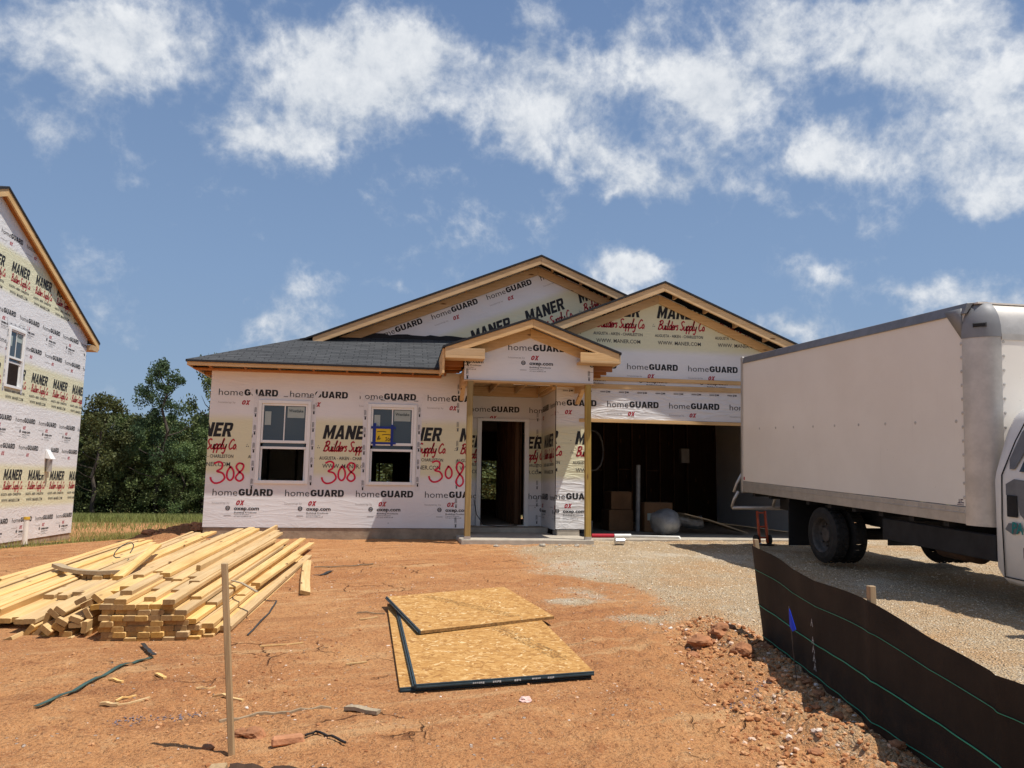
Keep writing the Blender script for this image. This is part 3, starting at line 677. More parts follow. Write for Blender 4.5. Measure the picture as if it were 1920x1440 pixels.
def scatter_stones(name, pts, mat_, label):
    V_, F_ = [], []
    ph = 1.618; ico = [(-1,ph,0),(1,ph,0),(-1,-ph,0),(1,-ph,0),(0,-1,ph),(0,1,ph),(0,-1,-ph),(0,1,-ph),(ph,0,-1),(ph,0,1),(-ph,0,-1),(-ph,0,1)]; ico = [tuple(c_/1.9 for c_ in v_) for v_ in ico]
    itri = [(0,11,5),(0,5,1),(0,1,7),(0,7,10),(0,10,11),(1,5,9),(5,11,4),(11,10,2),(10,7,6),(7,1,8),(3,9,4),(3,4,2),(3,2,6),(3,6,8),(3,8,9),(4,9,5),(2,4,11),(6,2,10),(8,6,7),(9,8,1)]
    base = [(1,0,0),(-1,0,0),(0,1,0),(0,-1,0),(0,0,1),(0,0,-1)]; tri = [(0,2,4),(2,1,4),(1,3,4),(3,0,4),(2,0,5),(1,2,5),(3,1,5),(0,3,5)]
    for x, y, z, r in pts:
        i = len(V_); a = rng.random()*6.28; c, s = math.cos(a), math.sin(a); kx, ky, kz = r*rng.uniform(.7,1.4), r*rng.uniform(.6,1.1), r*rng.uniform(.45,.9)
        big = r > .009
        for bx, by, bz in (ico if big else base):
            px, py, pz = bx*kx*rng.uniform(.72,1.25), by*ky*rng.uniform(.72,1.25), bz*kz*rng.uniform(.75,1.2)
            V_.append((x+c*px-s*py, y+s*px+c*py, z+pz+.15*kz))
        F_ += [tuple(i+k for k in t) for t in (itri if big else tri)]
    m = bpy.data.meshes.new(name); m.from_pydata(V_, [], F_); m.materials.append(M[mat_]); m.update()
    o = bpy.data.objects.new(name, m); C.objects.link(o); tag(o, kind='stuff', label=label); return o
P = []
r2 = np.random.default_rng(3)
cx = r2.uniform(-1, 9, 60000); cy = 2.5+11.5*r2.random(60000)**1.3
keep = (gravel_mask(cx, cy) > .25+.6*r2.random(60000))
cx, cy = cx[keep][:22000], cy[keep][:22000]; cz = height(cx, cy)
P = [(a, b, c, rng.uniform(.003, .0095)*(.8+.04*b)) for a, b, c in zip(cx, cy, cz)]
scatter_stones('gravel', P, 'stone', 'loose pale gravel of the drive')
cx = r2.uniform(-4.2, 2.8, 30000); cy = 2.6+9*r2.random(30000)**1.6; cz = height(cx, cy)
dn = fbm(cx*1.1, cy*1.1, 50, 3)
kp = (dn > r2.uniform(-.5, .45, 30000)); cx, cy, cz = cx[kp], cy[kp], cz[kp]
fx = np.interp(cy, [p[1] for p in FENCE[::-1]], [p[0] for p in FENCE[::-1]])
kp = cx < fx-.03; cx, cy, cz = cx[kp], cy[kp], cz[kp]
P = [(a, b, c, rng.choice((.003,.003,.004,.004,.005,.006,.009))*rng.uniform(.7,1.4)) for a, b, c in zip(cx, cy, cz)]
cx = r2.uniform(.03, .8, 2600); cy = r2.uniform(2.6, 6.2, 2600); fxx = np.interp(cy, [p[1] for p in FENCE[::-1]], [p[0] for p in FENCE[::-1]])-cx**1.4; czz = height(fxx, cy)
P += [(a, b, c, rng.uniform(.004, .026)*rng.uniform(.4,1.)) for a, b, c in zip(fxx, cy, czz)]
scatter_stones('clay_crumbs', P, 'crumb', 'small crumbs of dry red clay and chips of stone')

# ------------------------------------------------------------------ the house under construction
house = empty('unfinished_house', (2.5, 13.5, .6), 'single storey wooden house under construction, wrapped in printed white sheeting, open garage', 'house')
def H(o): return hold(o, house)
def hb(name, x0, x1, y0, y1, z0, z1, m='woodx', bevel=.004):
    b = MB(); b.box(x0, x1, y0, y1, z0, z1); return H(b.build(name, m, None, bevel=bevel))
# slabs and footing
b = MB(); b.box(-3.12, 1.274, 13.512, 29.4, .2, .775); H(b.build('foundation', 'footing'))
b = MB(); b.box(1.276, 2.80, 14.3, 29.4, .2, .755); H(b.build('floor_slab', 'concrete'))
b = MB(); b.box(1.04, 3.20, 12.42, 13.508, .2, .672); b.box(1.276, 2.775, 13.509, 14.29, .2, .672); H(b.build('porch_slab', 'concrete', bevel=.01))
b = MB(); b.box(3.22, 8.3, 13.36, 21., .2, .625); b.box(2.81, 3.215, 13.51, 13.9, .2, .775); b.box(7.9, 8.4, 13.51, 13.9, .2, .775); H(b.build('garage_slab', 'concrete', bevel=.01))
YW, YD = 13.5, 14.9
# left front wall
Ff = frame((0, YW, 0), (1, 0, 0), (0, 0, 1))
W1, W2 = (-2.34, 1.505, -1.475, 2.905), (-.52, 1.505, .315, 2.892)
polyL = [(-3.13,.782),(1.27,.782),(1.27,3.47),(-3.13,3.47)]
wl = H(wall('front_wall', None, Ff, polyL, [W1, W2], v0=.78))
ex = lambda h, d: (h[0]-d, h[1]-d*.7, h[2]+d, h[3]+d*.7)
hx = [ex(W1,.075), ex(W2,.075)]
letters(wl, Ff, polyL, hx, roll_items(.78, -3.0, -3.2, 1.4))
# sprayed house number, three times
def spray(x, z, k=1.0, tail=False):
    S3 = [(.0,.33),(.07,.36),(.13,.33),(.12,.25),(.05,.20),(.14,.17),(.18,.09),(.12,.02),(.03,.0),(-.03,.04),(-.05,.10)]
    S0 = [(.27,.28),(.22,.20),(.22,.10),(.27,.05),(.32,.10),(.32,.20),(.27,.28),(.25,.26)]
    S8 = [(.46,.33),(.40,.34),(.36,.28),(.40,.21),(.47,.15),(.48,.08),(.42,.04),(.36,.09),(.40,.17),(.46,.23),(.48,.30),(.45,.34)]
    if tail: S8 = [(a+.06, b_*1.35-.12) for a, b_ in S8]; S0 = [(a+.02, b_*.9+.02) for a, b_ in S0]
    T = []
    for s in (S3, S0, S8): T += ribbon([(x+a*k, z+b_*k) for a, b_ in s], .030, 6)
    return T
for x, z, tl in ((-3.0, 1.50, 0), (-1.2, 1.52, 0), (.60, 1.57, 1)):
    letters(wl, Ff, polyL, hx, [(spray(x, z, .98+.05*(x > -2) -.03*(x > 0), tl), 0)], 'painted_number', .005, ['spray'])

def dashes(x0, z0, z1, step=.30):
    T = []; z = z0
    while z < z1-.12:
        T += rect(x0-.012, z, x0+.012, z+.045); T += rect(x0-.02, z+.05, x0+.02, z+.058)
        T += rect(x0-.018, z+.075, x0-.011, z+.165); T += rect(x0-.003, z+.085, x0+.003, z+.17); T += rect(x0+.010, z+.075, x0+.014, z+.16)
        z += step
    return T
# vertical seam of printed tape at the wall's right edge and others
letters(wl, Ff, polyL, [], [(dashes(1.03, .8, 3.4, .33), 1)], 'tape_lettering', .0045)

def window(h, F, parent, notice=False, off=0., raise_=.42, sash2=True):
    x0, z0, x1, z1 = h
    # frame and sashes in the wall's own coordinates: u, v, depth outwards
    def bx(mb, a, b_, c, d, e, f, mi=0): mb.hexa([F((a,c),e),F((b_,c),e),F((b_,c),f),F((a,c),f)], [F((a,d),e),F((b_,d),e),F((b_,d),f),F((a,d),f)], mi)
    t = .055
    fr = MB(); bx(fr,x0,x0+t,z0,z1,-.05,.03); bx(fr,x1-t,x1,z0,z1,-.05,.03); bx(fr,x0+t,x1-t,z0,z0+t,-.05,.035); bx(fr,x0+t,x1-t,z1-t,z1,-.05,.03)
    wn = H(fr.build('window', 'vinyl', bevel=.003)); 
    zm = z0+(z1-z0)*.50
    sa = MB(); s = .032; u0, u1, v0, v1 = x0+t+.002, x1-t-.002, zm-.02, z1-t-.002
    bx(sa,u0,u0+s,v0,v1,-.03,.008); bx(sa,u1-s,u1,v0,v1,-.03,.008); bx(sa,u0+s,u1-s,v0,v0+.045,-.03,.010); bx(sa,u0+s,u1-s,v1-s,v1,-.03,.008)
    cxm = (u0+u1)/2; bx(sa,cxm-.009,cxm+.009,v0+.045,v1-s,-.018,-.002)
    so = sa.build('sash', 'vinyl', bevel=.002)
    wn_fix.append((so, wn))
    pn = MB(); bx(pn,u0+s,u1-s,v0+.045,v1-s,-.022,-.012); p = pn.build('pane', 'pane'); wn_fix.append((p, wn))
    lo = MB(); r0 = zm-.12; bx(lo,u0,u0+s,z0+t,r0,-.048,-.032); bx(lo,u1-s,u1,z0+t,r0,-.048,-.032); bx(lo,u0,u1,r0,r0+.04,-.048,-.02)
    wn_fix.append((lo.build('sash', 'vinyl', bevel=.002), wn))
    p2 = MB(); bx(p2,u0+s,u1-s,r0+.041,v0-.001,-.044,-.036); wn_fix.append((p2.build('pane', 'pane'), wn))
    st = MB()
    for P in rect(u1-s-.30, v1-s-.20, u1-s-.02, v1-s-.012): st.face([F(q, -.009) for q in P], 0)
    wn_fix.append((st.build('sticker', 'sticker'), wn)); st = MB()
    for P in rect(u0+s+.02, v1-s-.33, u0+s+.12, v1-s-.10): st.face([F(q, -.009) for q in P], 0)
    wn_fix.append((st.build('sticker', 'sticker'), wn))
    tx = MB()
    for P in shift(fit(font_tris('Westlake', .02), .24, .052), u1-s-.28, v1-s-.105): tx.face([F(q, -.0075) for q in P])
    wn_fix.append((tx.build('lettering', 'edge_coat'), wn))
    # flashing tape strips outside the frame
    tp = MB()
    for a, b_, c, d in ((x0-.085,z0-.10,x0-.004,z1+.05),(x1+.004,z0-.10,x1+.085,z1+.05),(x0-.085,z1+.051,x1+.085,z1+.09)):
        for P in rect(a,b_,c,d): tp.face([F(q, .003) for q in P])
    for sx, xx in ((-1, x0-.03), (1, x1+.03)):
        P = [(xx, z1+.06),(xx+sx*.05, z1+.03),(xx+sx*.14, z1+.17),(xx+sx*.08, z1+.20)]
        P = P if sx < 0 else P[::-1]
        tp.face([F(q, .0035) for q in P[::-1]])
    wn_fix.append((tp.build('flashing_tape', 'tape'), wn))
    pr = MB()
    for T in (dashes(x0-.045, z0-.09, z1+.03, .30), dashes(x1+.045, z0-.02, z1+.06, .30)):
        for P in T: pr.face([F(q, .005) for q in P])
    for k in range(5):
        for P in rect(x0+.02+k*.19, z1+.064, x0+.09+k*.19, z1+.074): pr.face([F(q, .005) for q in P])
    wn_fix.append((pr.build('tape_lettering', 'black_ink'), wn))
    return wn
def pane_mat():
    m, n, b = mat('sky_tinted_pane', .06, .6)
    b.inputs['Base Color'].default_value = (.045, .060, .070, 1); return m  # grey-blue base colour stands in for sky reflected in the glass
M['pane'] = pane_mat()
wn_fix = []
wa = window(W1, Ff, house); wb = window(W2, Ff, house)
def fix():
    for o, p in wn_fix: o.parent = p; o.matrix_parent_inverse = Matrix.Identity(4)
    wn_fix.clear()
fix()
# recess: side walls and door wall
Fd = frame((0, YD, 0), (1, 0, 0), (0, 0, 1))
DOOR = (1.545, .755, 2.50, 2.762)
polyD = [(1.27,.76),(2.78,.76),(2.78,3.6),(1.27,3.6)]
wd = H(wall('entry_wall', None, Fd, polyD, [(DOOR[0], .74, DOOR[2], DOOR[3])], v0=.75)); letters(wd, Fd, polyD, [(DOOR[0]-.02,.7,DOOR[2]+.02,DOOR[3]+.02)], roll_items(.75, 1.37, 1., 2.8))
letters(wd, Fd, polyD, [], [(dashes(2.70, .8, 3.2, .33), 1)], 'tape_lettering', .0045)
Fr = frame((2.781, YD, 0), (0, -1, 0), (0, 0, 1))        # right cheek, faces left
polyR = [(0,.76),(1.336,.76),(1.336,3.6),(0,3.6)]
wr_ = H(wall('recess_wall', None, Fr, polyR, [], v0=.75)); letters(wr_, Fr, polyR, [], roll_items(.75, -.26, 0, 1.4))
Fl = frame((1.269, YW, 0), (0, 1, 0), (0, 0, 1)); polyQ = [(0.07,.76),(1.40,.76),(1.40,3.6),(.07,3.6)]
wq = H(wall('recess_wall', None, Fl, polyQ, [], v0=.75)); letters(wq, Fl, polyQ, [], roll_items(.75, .1, 0, 1.4))
# door frame
b = MB(); d = DOOR
for x0, x1, z0, z1 in ((d[0]-.03,d[0]+.055,d[1],d[3]),(d[2]-.055,d[2]+.03,d[1],d[3]),(d[0]-.03,d[2]+.03,d[3],d[3]+.05)): b.box(x0,x1,YD-.035,YD+.08,z0,z1)
df = H(b.build('door_frame', 'vinyl', bevel=.003))
hb('threshold', d[0]+.056, d[2]-.056, YD-.03, YD+.08, d[1]-.012, d[1]+.02, 'galv')
# garage front wall with its gable
SL = .4165
polyG = [(2.782,.782),(8.35,.782),(8.35,3.62),(4.69,5.12),(2.0,4.02),(2.0,3.62),(2.782,3.62)]
GO = (3.36, .60, 7.87, 2.70)
def gpoly(parts):
    return parts
# pieces: left pier, right pier, header, upper gable (all one plane, butted)
pier = H(wall('garage_pier', None, Ff, [(2.782,.782),(3.36,.782),(3.36,2.74),(2.782,2.74)], [], 'wrap_loose', .78))
letters(pier, Ff, [(2.782,.782),(3.36,.782),(3.36,2.74),(2.782,2.74)], [], roll_items(.78, 3.72-PER, 2.7, 3.4))
p2 = [(7.87,.782),(8.35,.782),(8.35,2.74),(7.87,2.74)]
pier2 = H(wall('garage_pier', None, Ff, p2, [], 'wrap_loose', .78)); letters(pier2, Ff, p2, [], roll_items(.78, 3.72-PER, 7.8, 8.4))
hd = [(2.782,2.741),(8.35,2.741),(8.35,3.30),(2.782,3.30)]
hdr = H(wall('garage_header', None, Ff, hd, [], 'wrap_loose', .75)); letters(hdr, Ff, hd, [], roll_items(.77, 3.72, 2.7, 8.4))
T = []
for k in range(16):
    xx = 2.9+k*.345; T += rect(xx, 3.235, xx+.10, 3.242)+rect(xx, 3.222, xx+.10, 3.229)+rect(xx+.115, 3.21, xx+.13, 3.25)+rect(xx+.14, 3.22, xx+.185, 3.245)
letters(hdr, Ff, hd, [], [(T, 1)], 'tape_lettering', .0045)
gb = [(2.0,3.302),(8.35,3.302),(8.35,3.58),(4.69,5.10),(2.0,3.98)]
gab = H(wall('garage_gable', None, Ff, gb, [], 'wrap', 3.14)); letters(gab, Ff, gb, [], roll_items(3.14, 4.095, 1.9, 8.4, ('lo', 'man')))
hb('header_trim', 3.20, 8.0, YW-.028, YW-.002, 2.675, 2.735, 'woodx')
hb('furring_strip', 2.79, 8.35, YW-.030, YW-.004, 3.435, 3.505, 'woodx'); hb('furring_strip', 2.79, 8.35, YW-.036, YW-.004, 3.29, 3.372, 'woodx')
hb('opening_jamb', 3.362, 3.40, YW-.02, YW+.10, .625, 2.672, 'woodz'); hb('opening_jamb', 7.83, 7.868, YW-.02, YW+.10, .625, 2.672, 'woodz')
# main gable wall with the roll laid along the rake
ang = math.atan(.4156)
mg = [(-2.0,3.95),(4.64,3.95),(4.64,5.10),(2.67,5.93),(-2.0,3.99)]
rot = (-.477, 4.268, ang)
mgo = H(wall('main_gable', None, frame((0, YD, 0), (1,0,0), (0,0,1)), mg, [], 'wrap_far', -2.19, rot))
letters(mgo, Fd, mg, [], roll_items(-2.19, 0., -8, 8, ('man', 'hi'), rot=rot))
# porch gable face on its beam
pg = [(1.04,3.235),(3.205,3.235),(3.205,3.80),(2.125,4.20),(1.04,3.80)]
Fp = frame((0, 12.5, 0), (1,0,0), (0,0,1))
pgo = H(wall('porch_gable', None, Fp, pg, [], 'wrap', 3.23)); letters(pgo, Fp, pg, [], roll_items(3.23, 1.76, 1.7, 2.6, ('lo',)))
letters(pgo, Fp, pg, [], [(dashes(1.09, 3.25, 3.7, .22), 0), (dashes(3.13, 3.28, 3.7, .3), 1)], 'tape_lettering', .0045)
hb('porch_beam', 1.045, 3.20, 12.57, 12.66, 3.215, 3.40, 'woodx'); hb('porch_beam', 1.04, 1.13, 12.67, 13.49, 3.18, 3.44, 'woody'); hb('porch_beam', 3.11, 3.20, 12.67, 13.49, 3.18, 3.44, 'woody')
hb('beam_trim', 1.035, 3.21, 12.46, 12.67, 3.208, 3.234, 'woodx')
b = MB()
b.hexa([(1.03,13.2,2.96),(1.10,13.2,2.96),(1.10,13.24,3.0),(1.03,13.24,3.0)], [(1.03,12.75,3.3),(1.10,12.75,3.3),(1.10,12.79,3.34),(1.03,12.79,3.34)])
H(b.build('brace', 'woody'))
b = MB(); b.hexa([(3.12,13.44,2.98),(3.19,13.44,2.98),(3.19,13.48,3.02),(3.12,13.48,3.02)], [(3.12,12.75,3.3),(3.19,12.75,3.3),(3.19,12.79,3.34),(3.12,12.79,3.34)]); H(b.build('brace', 'woody'))
for xx in (1.28, 1.72, 2.22, 2.66): hb('ceiling_joist', xx, xx+.035, 12.67, 14.88, 3.30, 3.42, 'woody')
hb('ceiling_board', 1.28, 2.695, 14.80, 14.888, 3.24, 3.42, 'woodx'); hb('ceiling_board', 2.70, 2.775, 13.5, 14.79, 3.24, 3.42, 'woody')
hb('ceiling_sheet', 1.05, 3.19, 12.68, 13.49, 3.425, 3.445, 'woodx'); hb('ceiling_sheet', 1.28, 2.77, 13.5, 14.87, 3.425, 3.445, 'woodx')
# posts
for px, hh in ((1.142, 0), (3.111, 0)):
    b = MB(); b.box(px-.047, px+.047, 12.455, 12.549, .70, 3.207); o = H(b.build('porch_post', 'treated', bevel=.006))
    b = MB(); b.box(px-.05, px+.05, 12.452, 12.552, .673, .72); q_ = b.build('post_base', 'galv'); q_.parent = o
# roofs
def slope(name, poly, m, t=.035):
    b = MB(); b.prism([(x, y, z-t) for x, y, z in poly], (0, 0, t), 1); up_ = (Vector(poly[1])-Vector(poly[0])).cross(Vector(poly[2])-Vector(poly[1])).z > 0; b.mi[1 if up_ else 1] = 0; return H(b.build(name, [m, 'felt']))
RX, RZ = 2.67, 6.02
mz = lambda x: RZ-.4152*abs(x-RX)
gzr = lambda x: 5.234-SL*abs(x-4.69)
slope('main_roof', [(-3.45,14.47,mz(-3.45)),(RX,14.47,RZ),(RX,29.6,RZ),(-3.45,29.6,mz(-3.45))], 'shingle_y')
slope('main_roof', [(RX,14.47,RZ),(4.60,14.47,mz(4.60)),(4.60,29.6,mz(4.60)),(RX,29.6,RZ)], 'shingle_y')
slope('garage_roof', [(4.69,13.08,5.234),(8.85,13.08,gzr(8.85)),(8.85,29.6,gzr(8.85)),(4.69,29.6,5.234)], 'shingle_y')
slope('garage_roof', [(1.9,13.08,gzr(1.9)),(4.69,13.08,5.234),(4.69,14.92,5.234),(1.9,14.92,gzr(1.9))], 'shingle_y')
slope('front_roof', [(-3.45,13.05,3.492),(1.25,13.05,3.492),(1.25,14.93,4.325),(-1.55,14.93,4.325)], 'shingle_x')
slope('front_roof', [(-3.45,13.05,3.494),(-1.98,14.47,4.115),(-3.45,14.47,3.494)], 'shingle_y')
PZ = 4.262; pzr = lambda x: PZ-.365*abs(x-2.125)
slope('porch_roof', [(.66,12.17,pzr(.66)),(2.125,12.17,PZ),(2.125,14.88,PZ),(.66,14.6,pzr(.66))], 'shingle_y')
slope('porch_roof', [(2.125,12.17,PZ),(3.60,12.17,pzr(3.60)),(3.60,13.49,pzr(3.6)),(2.125,13.49,PZ)], 'shingle_y')
# ragged felt where the front roof meets the gable
b = MB(); rr = random.Random(4); x = -1.5; pts = []
while x < 1.4: pts.append((x, 4.335+rr.uniform(.02, .075))); x += rr.uniform(.08, .2)
for (a, za), (c, zc) in zip(pts, pts[1:]): b.face([(a,14.892,4.30),(c,14.892,4.30),(c,14.890,zc),(a,14.890,za)])
b.prism([(-1.85,14.50,4.155),(-1.2,14.50,4.30),(-1.15,14.88,4.40),(-1.8,14.88,4.16)], (0,0,.012)); H(b.build('roofing_felt', 'felt'))
# rake boards and fascias
def rake(name, x0, z0, x1, z1, y, h, t=.036, m='woodx', drop=.036):
    b = MB(); b.prism([(x0,y,z0-drop-h),(x1,y,z1-drop-h),(x1,y,z1-drop),(x0,y,z0-drop)], (0, t, 0)); return H(b.build(name, m, bevel=.004))
rake('rake_board', -1.62, mz(-1.62), RX, mz(RX), 14.49, .15); rake('rake_board', RX+.001, mz(RX), 4.62, mz(4.62), 14.49, .15)
rake('frieze_board', -1.25, mz(-1.25)-.10, RX, RZ-.10, 14.845, .17); rake('frieze_board', RX+.001, RZ-.10, 4.6, mz(4.6)-.10, 14.845, .17)
rake('rake_board', 1.95, gzr(1.95), 4.69, 5.234, 13.10, .15); rake('rake_board', 4.691, 5.234, 8.82, gzr(8.82), 13.10, .15)
rake('frieze_board', 2.0, gzr(2.0)-.135, 4.69, 5.10, 13.447, .16); rake('frieze_board', 4.691, 5.10, 8.4, gzr(8.4)-.135, 13.447, .16)
rake('rake_board', .70, pzr(.70), 2.125, PZ, 12.19, .14); rake('rake_board', 2.126, PZ, 3.56, pzr(3.56), 12.19, .14)
rake('frieze_board', 1.02, pzr(1.02)-.10, 2.125, PZ-.10, 12.455, .16); rake('frieze_board', 2.126, PZ-.10, 3.23, pzr(3.23)-.10, 12.455, .16)
for k in range(8):
    for s in (-1, 1):
        xx = RX+s*(.28+k*.58)
        if -1.5 < xx < 4.4: b = MB(); b.box(xx-.018, xx+.018, 14.527, 14.843, mz(xx)-.14, mz(xx)-.055); H(b.build('lookout', 'woody'))
for k in range(7):
    for s in (-1, 1):
        xx = 4.69+s*(.28+k*.58)
        if 2.2 < xx < 8.4: b = MB(); b.box(xx-.018, xx+.018, 13.137, 13.445, gzr(xx)-.14, gzr(xx)-.055); H(b.build('lookout', 'woody'))
hb('fascia_board', -3.43, .70, 13.07, 13.105, 3.40, 3.478, 'woodx')
hb('fascia_board', -3.43, -3.395, 13.106, 29.5, 3.40, 3.478, 'woody')
hb('soffit_board', -3.39, .72, 13.30, 13.495, 3.375, 3.40, 'soffit')
for k in range(8): hb('rafter_tail', -3.1+k*.55, -3.065+k*.55, 13.107, 13.29, 3.385, 3.45, 'soffit')
for k in range(4): hb('rafter_tail', -3.393, -3.135, 13.5+k*.6, 13.535+k*.6, 3.385, 3.45, 'soffit')
b = MB(); b.prism([(.665,12.20,pzr(.67)-.40),(.70,12.20,pzr(.67)-.40),(.70,12.20,pzr(.67)-.04),(.665,12.20,pzr(.67)-.04)], (0, 0, 0))
b = MB(); b.hexa([(.665,12.227,3.29),(.70,12.227,3.29),(.70,13.40,3.40),(.665,13.40,3.40)], [(.665,12.227,3.69),(.70,12.227,3.69),(.70,13.40,3.69),(.665,13.40,3.69)]); H(b.build('fascia_board', 'woody', bevel=.004))
hb('fascia_board', 3.565, 3.60, 12.227, 13.46, 3.545, 3.69, 'woody')
hb('eave_return', .705, 1.34, 12.186, 12.47, 3.535, 3.575, 'woodx'); hb('eave_return', .705, 1.34, 12.188, 12.225, 3.576, 3.70, 'woodx')
hb('eave_return', 2.91, 3.563, 12.186, 12.47, 3.535, 3.575, 'woodx'); hb('eave_return', 2.91, 3.563, 12.188, 12.225, 3.576, 3.705, 'woodx')
for k in range(3):
    hb('rafter_tail', .702, 1.03, 12.6+k*.38, 12.635+k*.38, 3.46, 3.58, 'soffit'); hb('rafter_tail', 3.21, 3.562, 12.6+k*.38, 12.635+k*.38, 3.46, 3.58, 'soffit')
hb('soffit_board', .702, 1.035, 12.5, 13.45, 3.585, 3.60, 'woody'); hb('soffit_board', 3.21, 3.562, 12.5, 13.45, 3.585, 3.60, 'woody')
# outer shell: side and back walls
hb('side_wall', -3.13, -3.07, 13.565, 29.4, .776, 3.46, 'wrap'); hb('side_wall', 8.29, 8.35, 13.565, 29.4, .626, 3.56, 'wrap')
Fb = frame((8.28, 29.4, 0), (-1, 0, 0), (0, 0, 1))
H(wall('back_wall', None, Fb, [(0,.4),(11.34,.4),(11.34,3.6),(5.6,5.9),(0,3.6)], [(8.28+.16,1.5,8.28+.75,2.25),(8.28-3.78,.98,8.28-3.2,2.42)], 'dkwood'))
# inside: garage back wall, stud rows, plates
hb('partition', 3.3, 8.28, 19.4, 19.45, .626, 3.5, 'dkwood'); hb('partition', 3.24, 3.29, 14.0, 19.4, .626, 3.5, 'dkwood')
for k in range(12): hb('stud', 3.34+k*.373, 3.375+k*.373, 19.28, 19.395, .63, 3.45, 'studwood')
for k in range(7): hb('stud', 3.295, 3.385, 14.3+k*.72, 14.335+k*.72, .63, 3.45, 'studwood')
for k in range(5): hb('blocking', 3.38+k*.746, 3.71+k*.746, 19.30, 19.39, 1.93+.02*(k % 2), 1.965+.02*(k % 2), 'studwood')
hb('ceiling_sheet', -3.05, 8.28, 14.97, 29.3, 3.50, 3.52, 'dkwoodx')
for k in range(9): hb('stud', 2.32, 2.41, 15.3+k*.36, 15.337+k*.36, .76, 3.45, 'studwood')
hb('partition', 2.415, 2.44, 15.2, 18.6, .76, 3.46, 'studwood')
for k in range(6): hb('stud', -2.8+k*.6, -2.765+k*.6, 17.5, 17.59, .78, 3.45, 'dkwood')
# cable hanging across the left side of the entry
b = MB(); b.tube([(1.47,14.80,1.25),(1.5,14.6,.98),(1.62,14.4,.80),(1.9,14.5,.77),(2.3,14.8,.77)], .008, 6); tag(b.build('power_cord', 'black_hose', smooth=True), 'thin black cord drooping over the porch floor into the doorway', 'cord')

# paper notice taped on the second window
nt = empty('paper_notice', (-.25, 13.44, 2.2), 'yellow paper notice held with blue tape on the window', 'notice')
b = MB(); b.box(-.405,-.098,13.484,13.487,2.225,2.475); hold(b.build('paper', 'yellow_paper'), nt)
b = MB()
for P in ribbon([(-.37,.44),(-.30,.45),(-.22,.43)], .010)+shift(script_tris('lo', .05, .03), -.35, 2.28)+ribbon([(-.36,2.41),(-.28,2.42),(-.2,2.41)], .012)+ribbon([(-.27,2.36),(-.2,2.37),(-.12,2.36)], .012): b.face([(p[0], 13.4825, p[1]) for p in P])
for S in ([(-.21,2.31),(-.19,2.32),(-.2,2.29),(-.185,2.27),(-.215,2.26)], [(-.16,2.31),(-.175,2.28),(-.155,2.26),(-.145,2.29),(-.16,2.31)], [(-.115,2.31),(-.13,2.295),(-.11,2.275),(-.125,2.26),(-.135,2.275),(-.115,2.295),(-.115,2.31)]):
    for P in ribbon(S, .009): b.face([(p[0], 13.4825, p[1]) for p in P])
hold(b.build('handwriting', 'black_ink'), nt)
for a in ((-.42,-.375,2.16,2.56),(-.125,-.08,2.17,2.54)):
    b = MB(); b.box(a[0],a[1],13.478,13.4815,a[2],a[3]); hold(b.build('tape_strip', 'blue_tape'), nt)
for a in ((-.46,-.04,2.465,2.505),(-.45,-.03,2.20,2.235)):
    b = MB(); b.box(a[0],a[1],13.474,13.4775,a[2],a[3]); hold(b.build('tape_strip', 'blue_tape'), nt)

# ------------------------------------------------------------------ neighbouring two storey house
nh = empty('neighbour_house', (-8.6, 19, 0), 'two storey house under construction wrapped in printed white sheeting, seen from its gable side', 'house')
NX = -8.6
Fn = frame((NX, 0, 0), (0, 1, 0), (0, 0, 1))
NW = (18.32, 3.53, 19.08, 4.88)
polyN = [(12.2,.10),(22.62,.10),(22.62,5.46),(17.4,7.64),(12.2,5.46)]
nwl = hold(wall('gable_wall', None, Fn, polyN, [NW], 'wrap_far', 0.0), nh)
nholes = [ex(NW, .075), (20.45, 1.62, 20.95, 2.4)]
letters(nwl, Fn, polyN, nholes, roll_items(0., 19.28, 12, 22.7)+roll_items(2.29, 19.0, 12, 22.7, oxhi=False)+roll_items(4.60, 18.75, 12, 22.7))
n0 = window(NW, Fn, nh); n0.parent = None; fix(); hold(n0, nh)
b = MB(); b.box(-20, NX-.02, 12.2, 22.6, -.6, .095); hold(b.build('foundation', 'footing'), nh)
b = MB(); b.box(-20, NX-.061, 22.5, 22.6, .1, 5.3); hold(b.build('side_wall', 'wrap_far'), nh)
b = MB(); b.box(-20, NX-.061, 12.2, 12.3, .1, 5.3); hold(b.build('side_wall', 'wrap_far'), nh)
def nz(y): return 7.76-.420*abs(y-17.4)
for y0, y1 in ((17.4, 23.12), (17.4, 11.7)):
    b = MB(); b.prism([(NX+.16,y0,nz(y0)-.05),(NX+.16,y1,nz(y1)-.05),(-20,y1,nz(y1)-.05),(-20,y0,nz(y0)-.05)], (0,0,.05)); hold(b.build('roof', 'felt'), nh)
    b = MB(); b.prism([(NX+.10,y0,nz(y0)-.22),(NX+.10,y1,nz(y1)-.22),(NX+.10,y1,nz(y1)-.052),(NX+.10,y0,nz(y0)-.052)], (.04,0,0)); hold(b.build('rake_board', 'woody'), nh)
    b = MB(); b.prism([(NX+.004,y0,nz(y0)-.20),(NX+.004,y1,nz(y1)-.20),(NX+.004,y1,nz(y1)-.052),(NX+.004,y0,nz(y0)-.052)], (.094,0,0)); hold(b.build('rake_soffit', 'soffit'), nh)
b = MB(); b.box(NX-.3, NX+.138, 22.64, 23.06, 5.08, 5.22); hold(b.build('eave_return', 'woody'), nh)
b = MB(); b.hexa([(NX+.004,20.64,2.02),(NX+.17,20.62,2.0),(NX+.17,20.88,2.0),(NX+.004,20.86,2.02)], [(NX+.004,20.65,2.24),(NX+.04,20.65,2.23),(NX+.04,20.85,2.23),(NX+.004,20.85,2.24)])
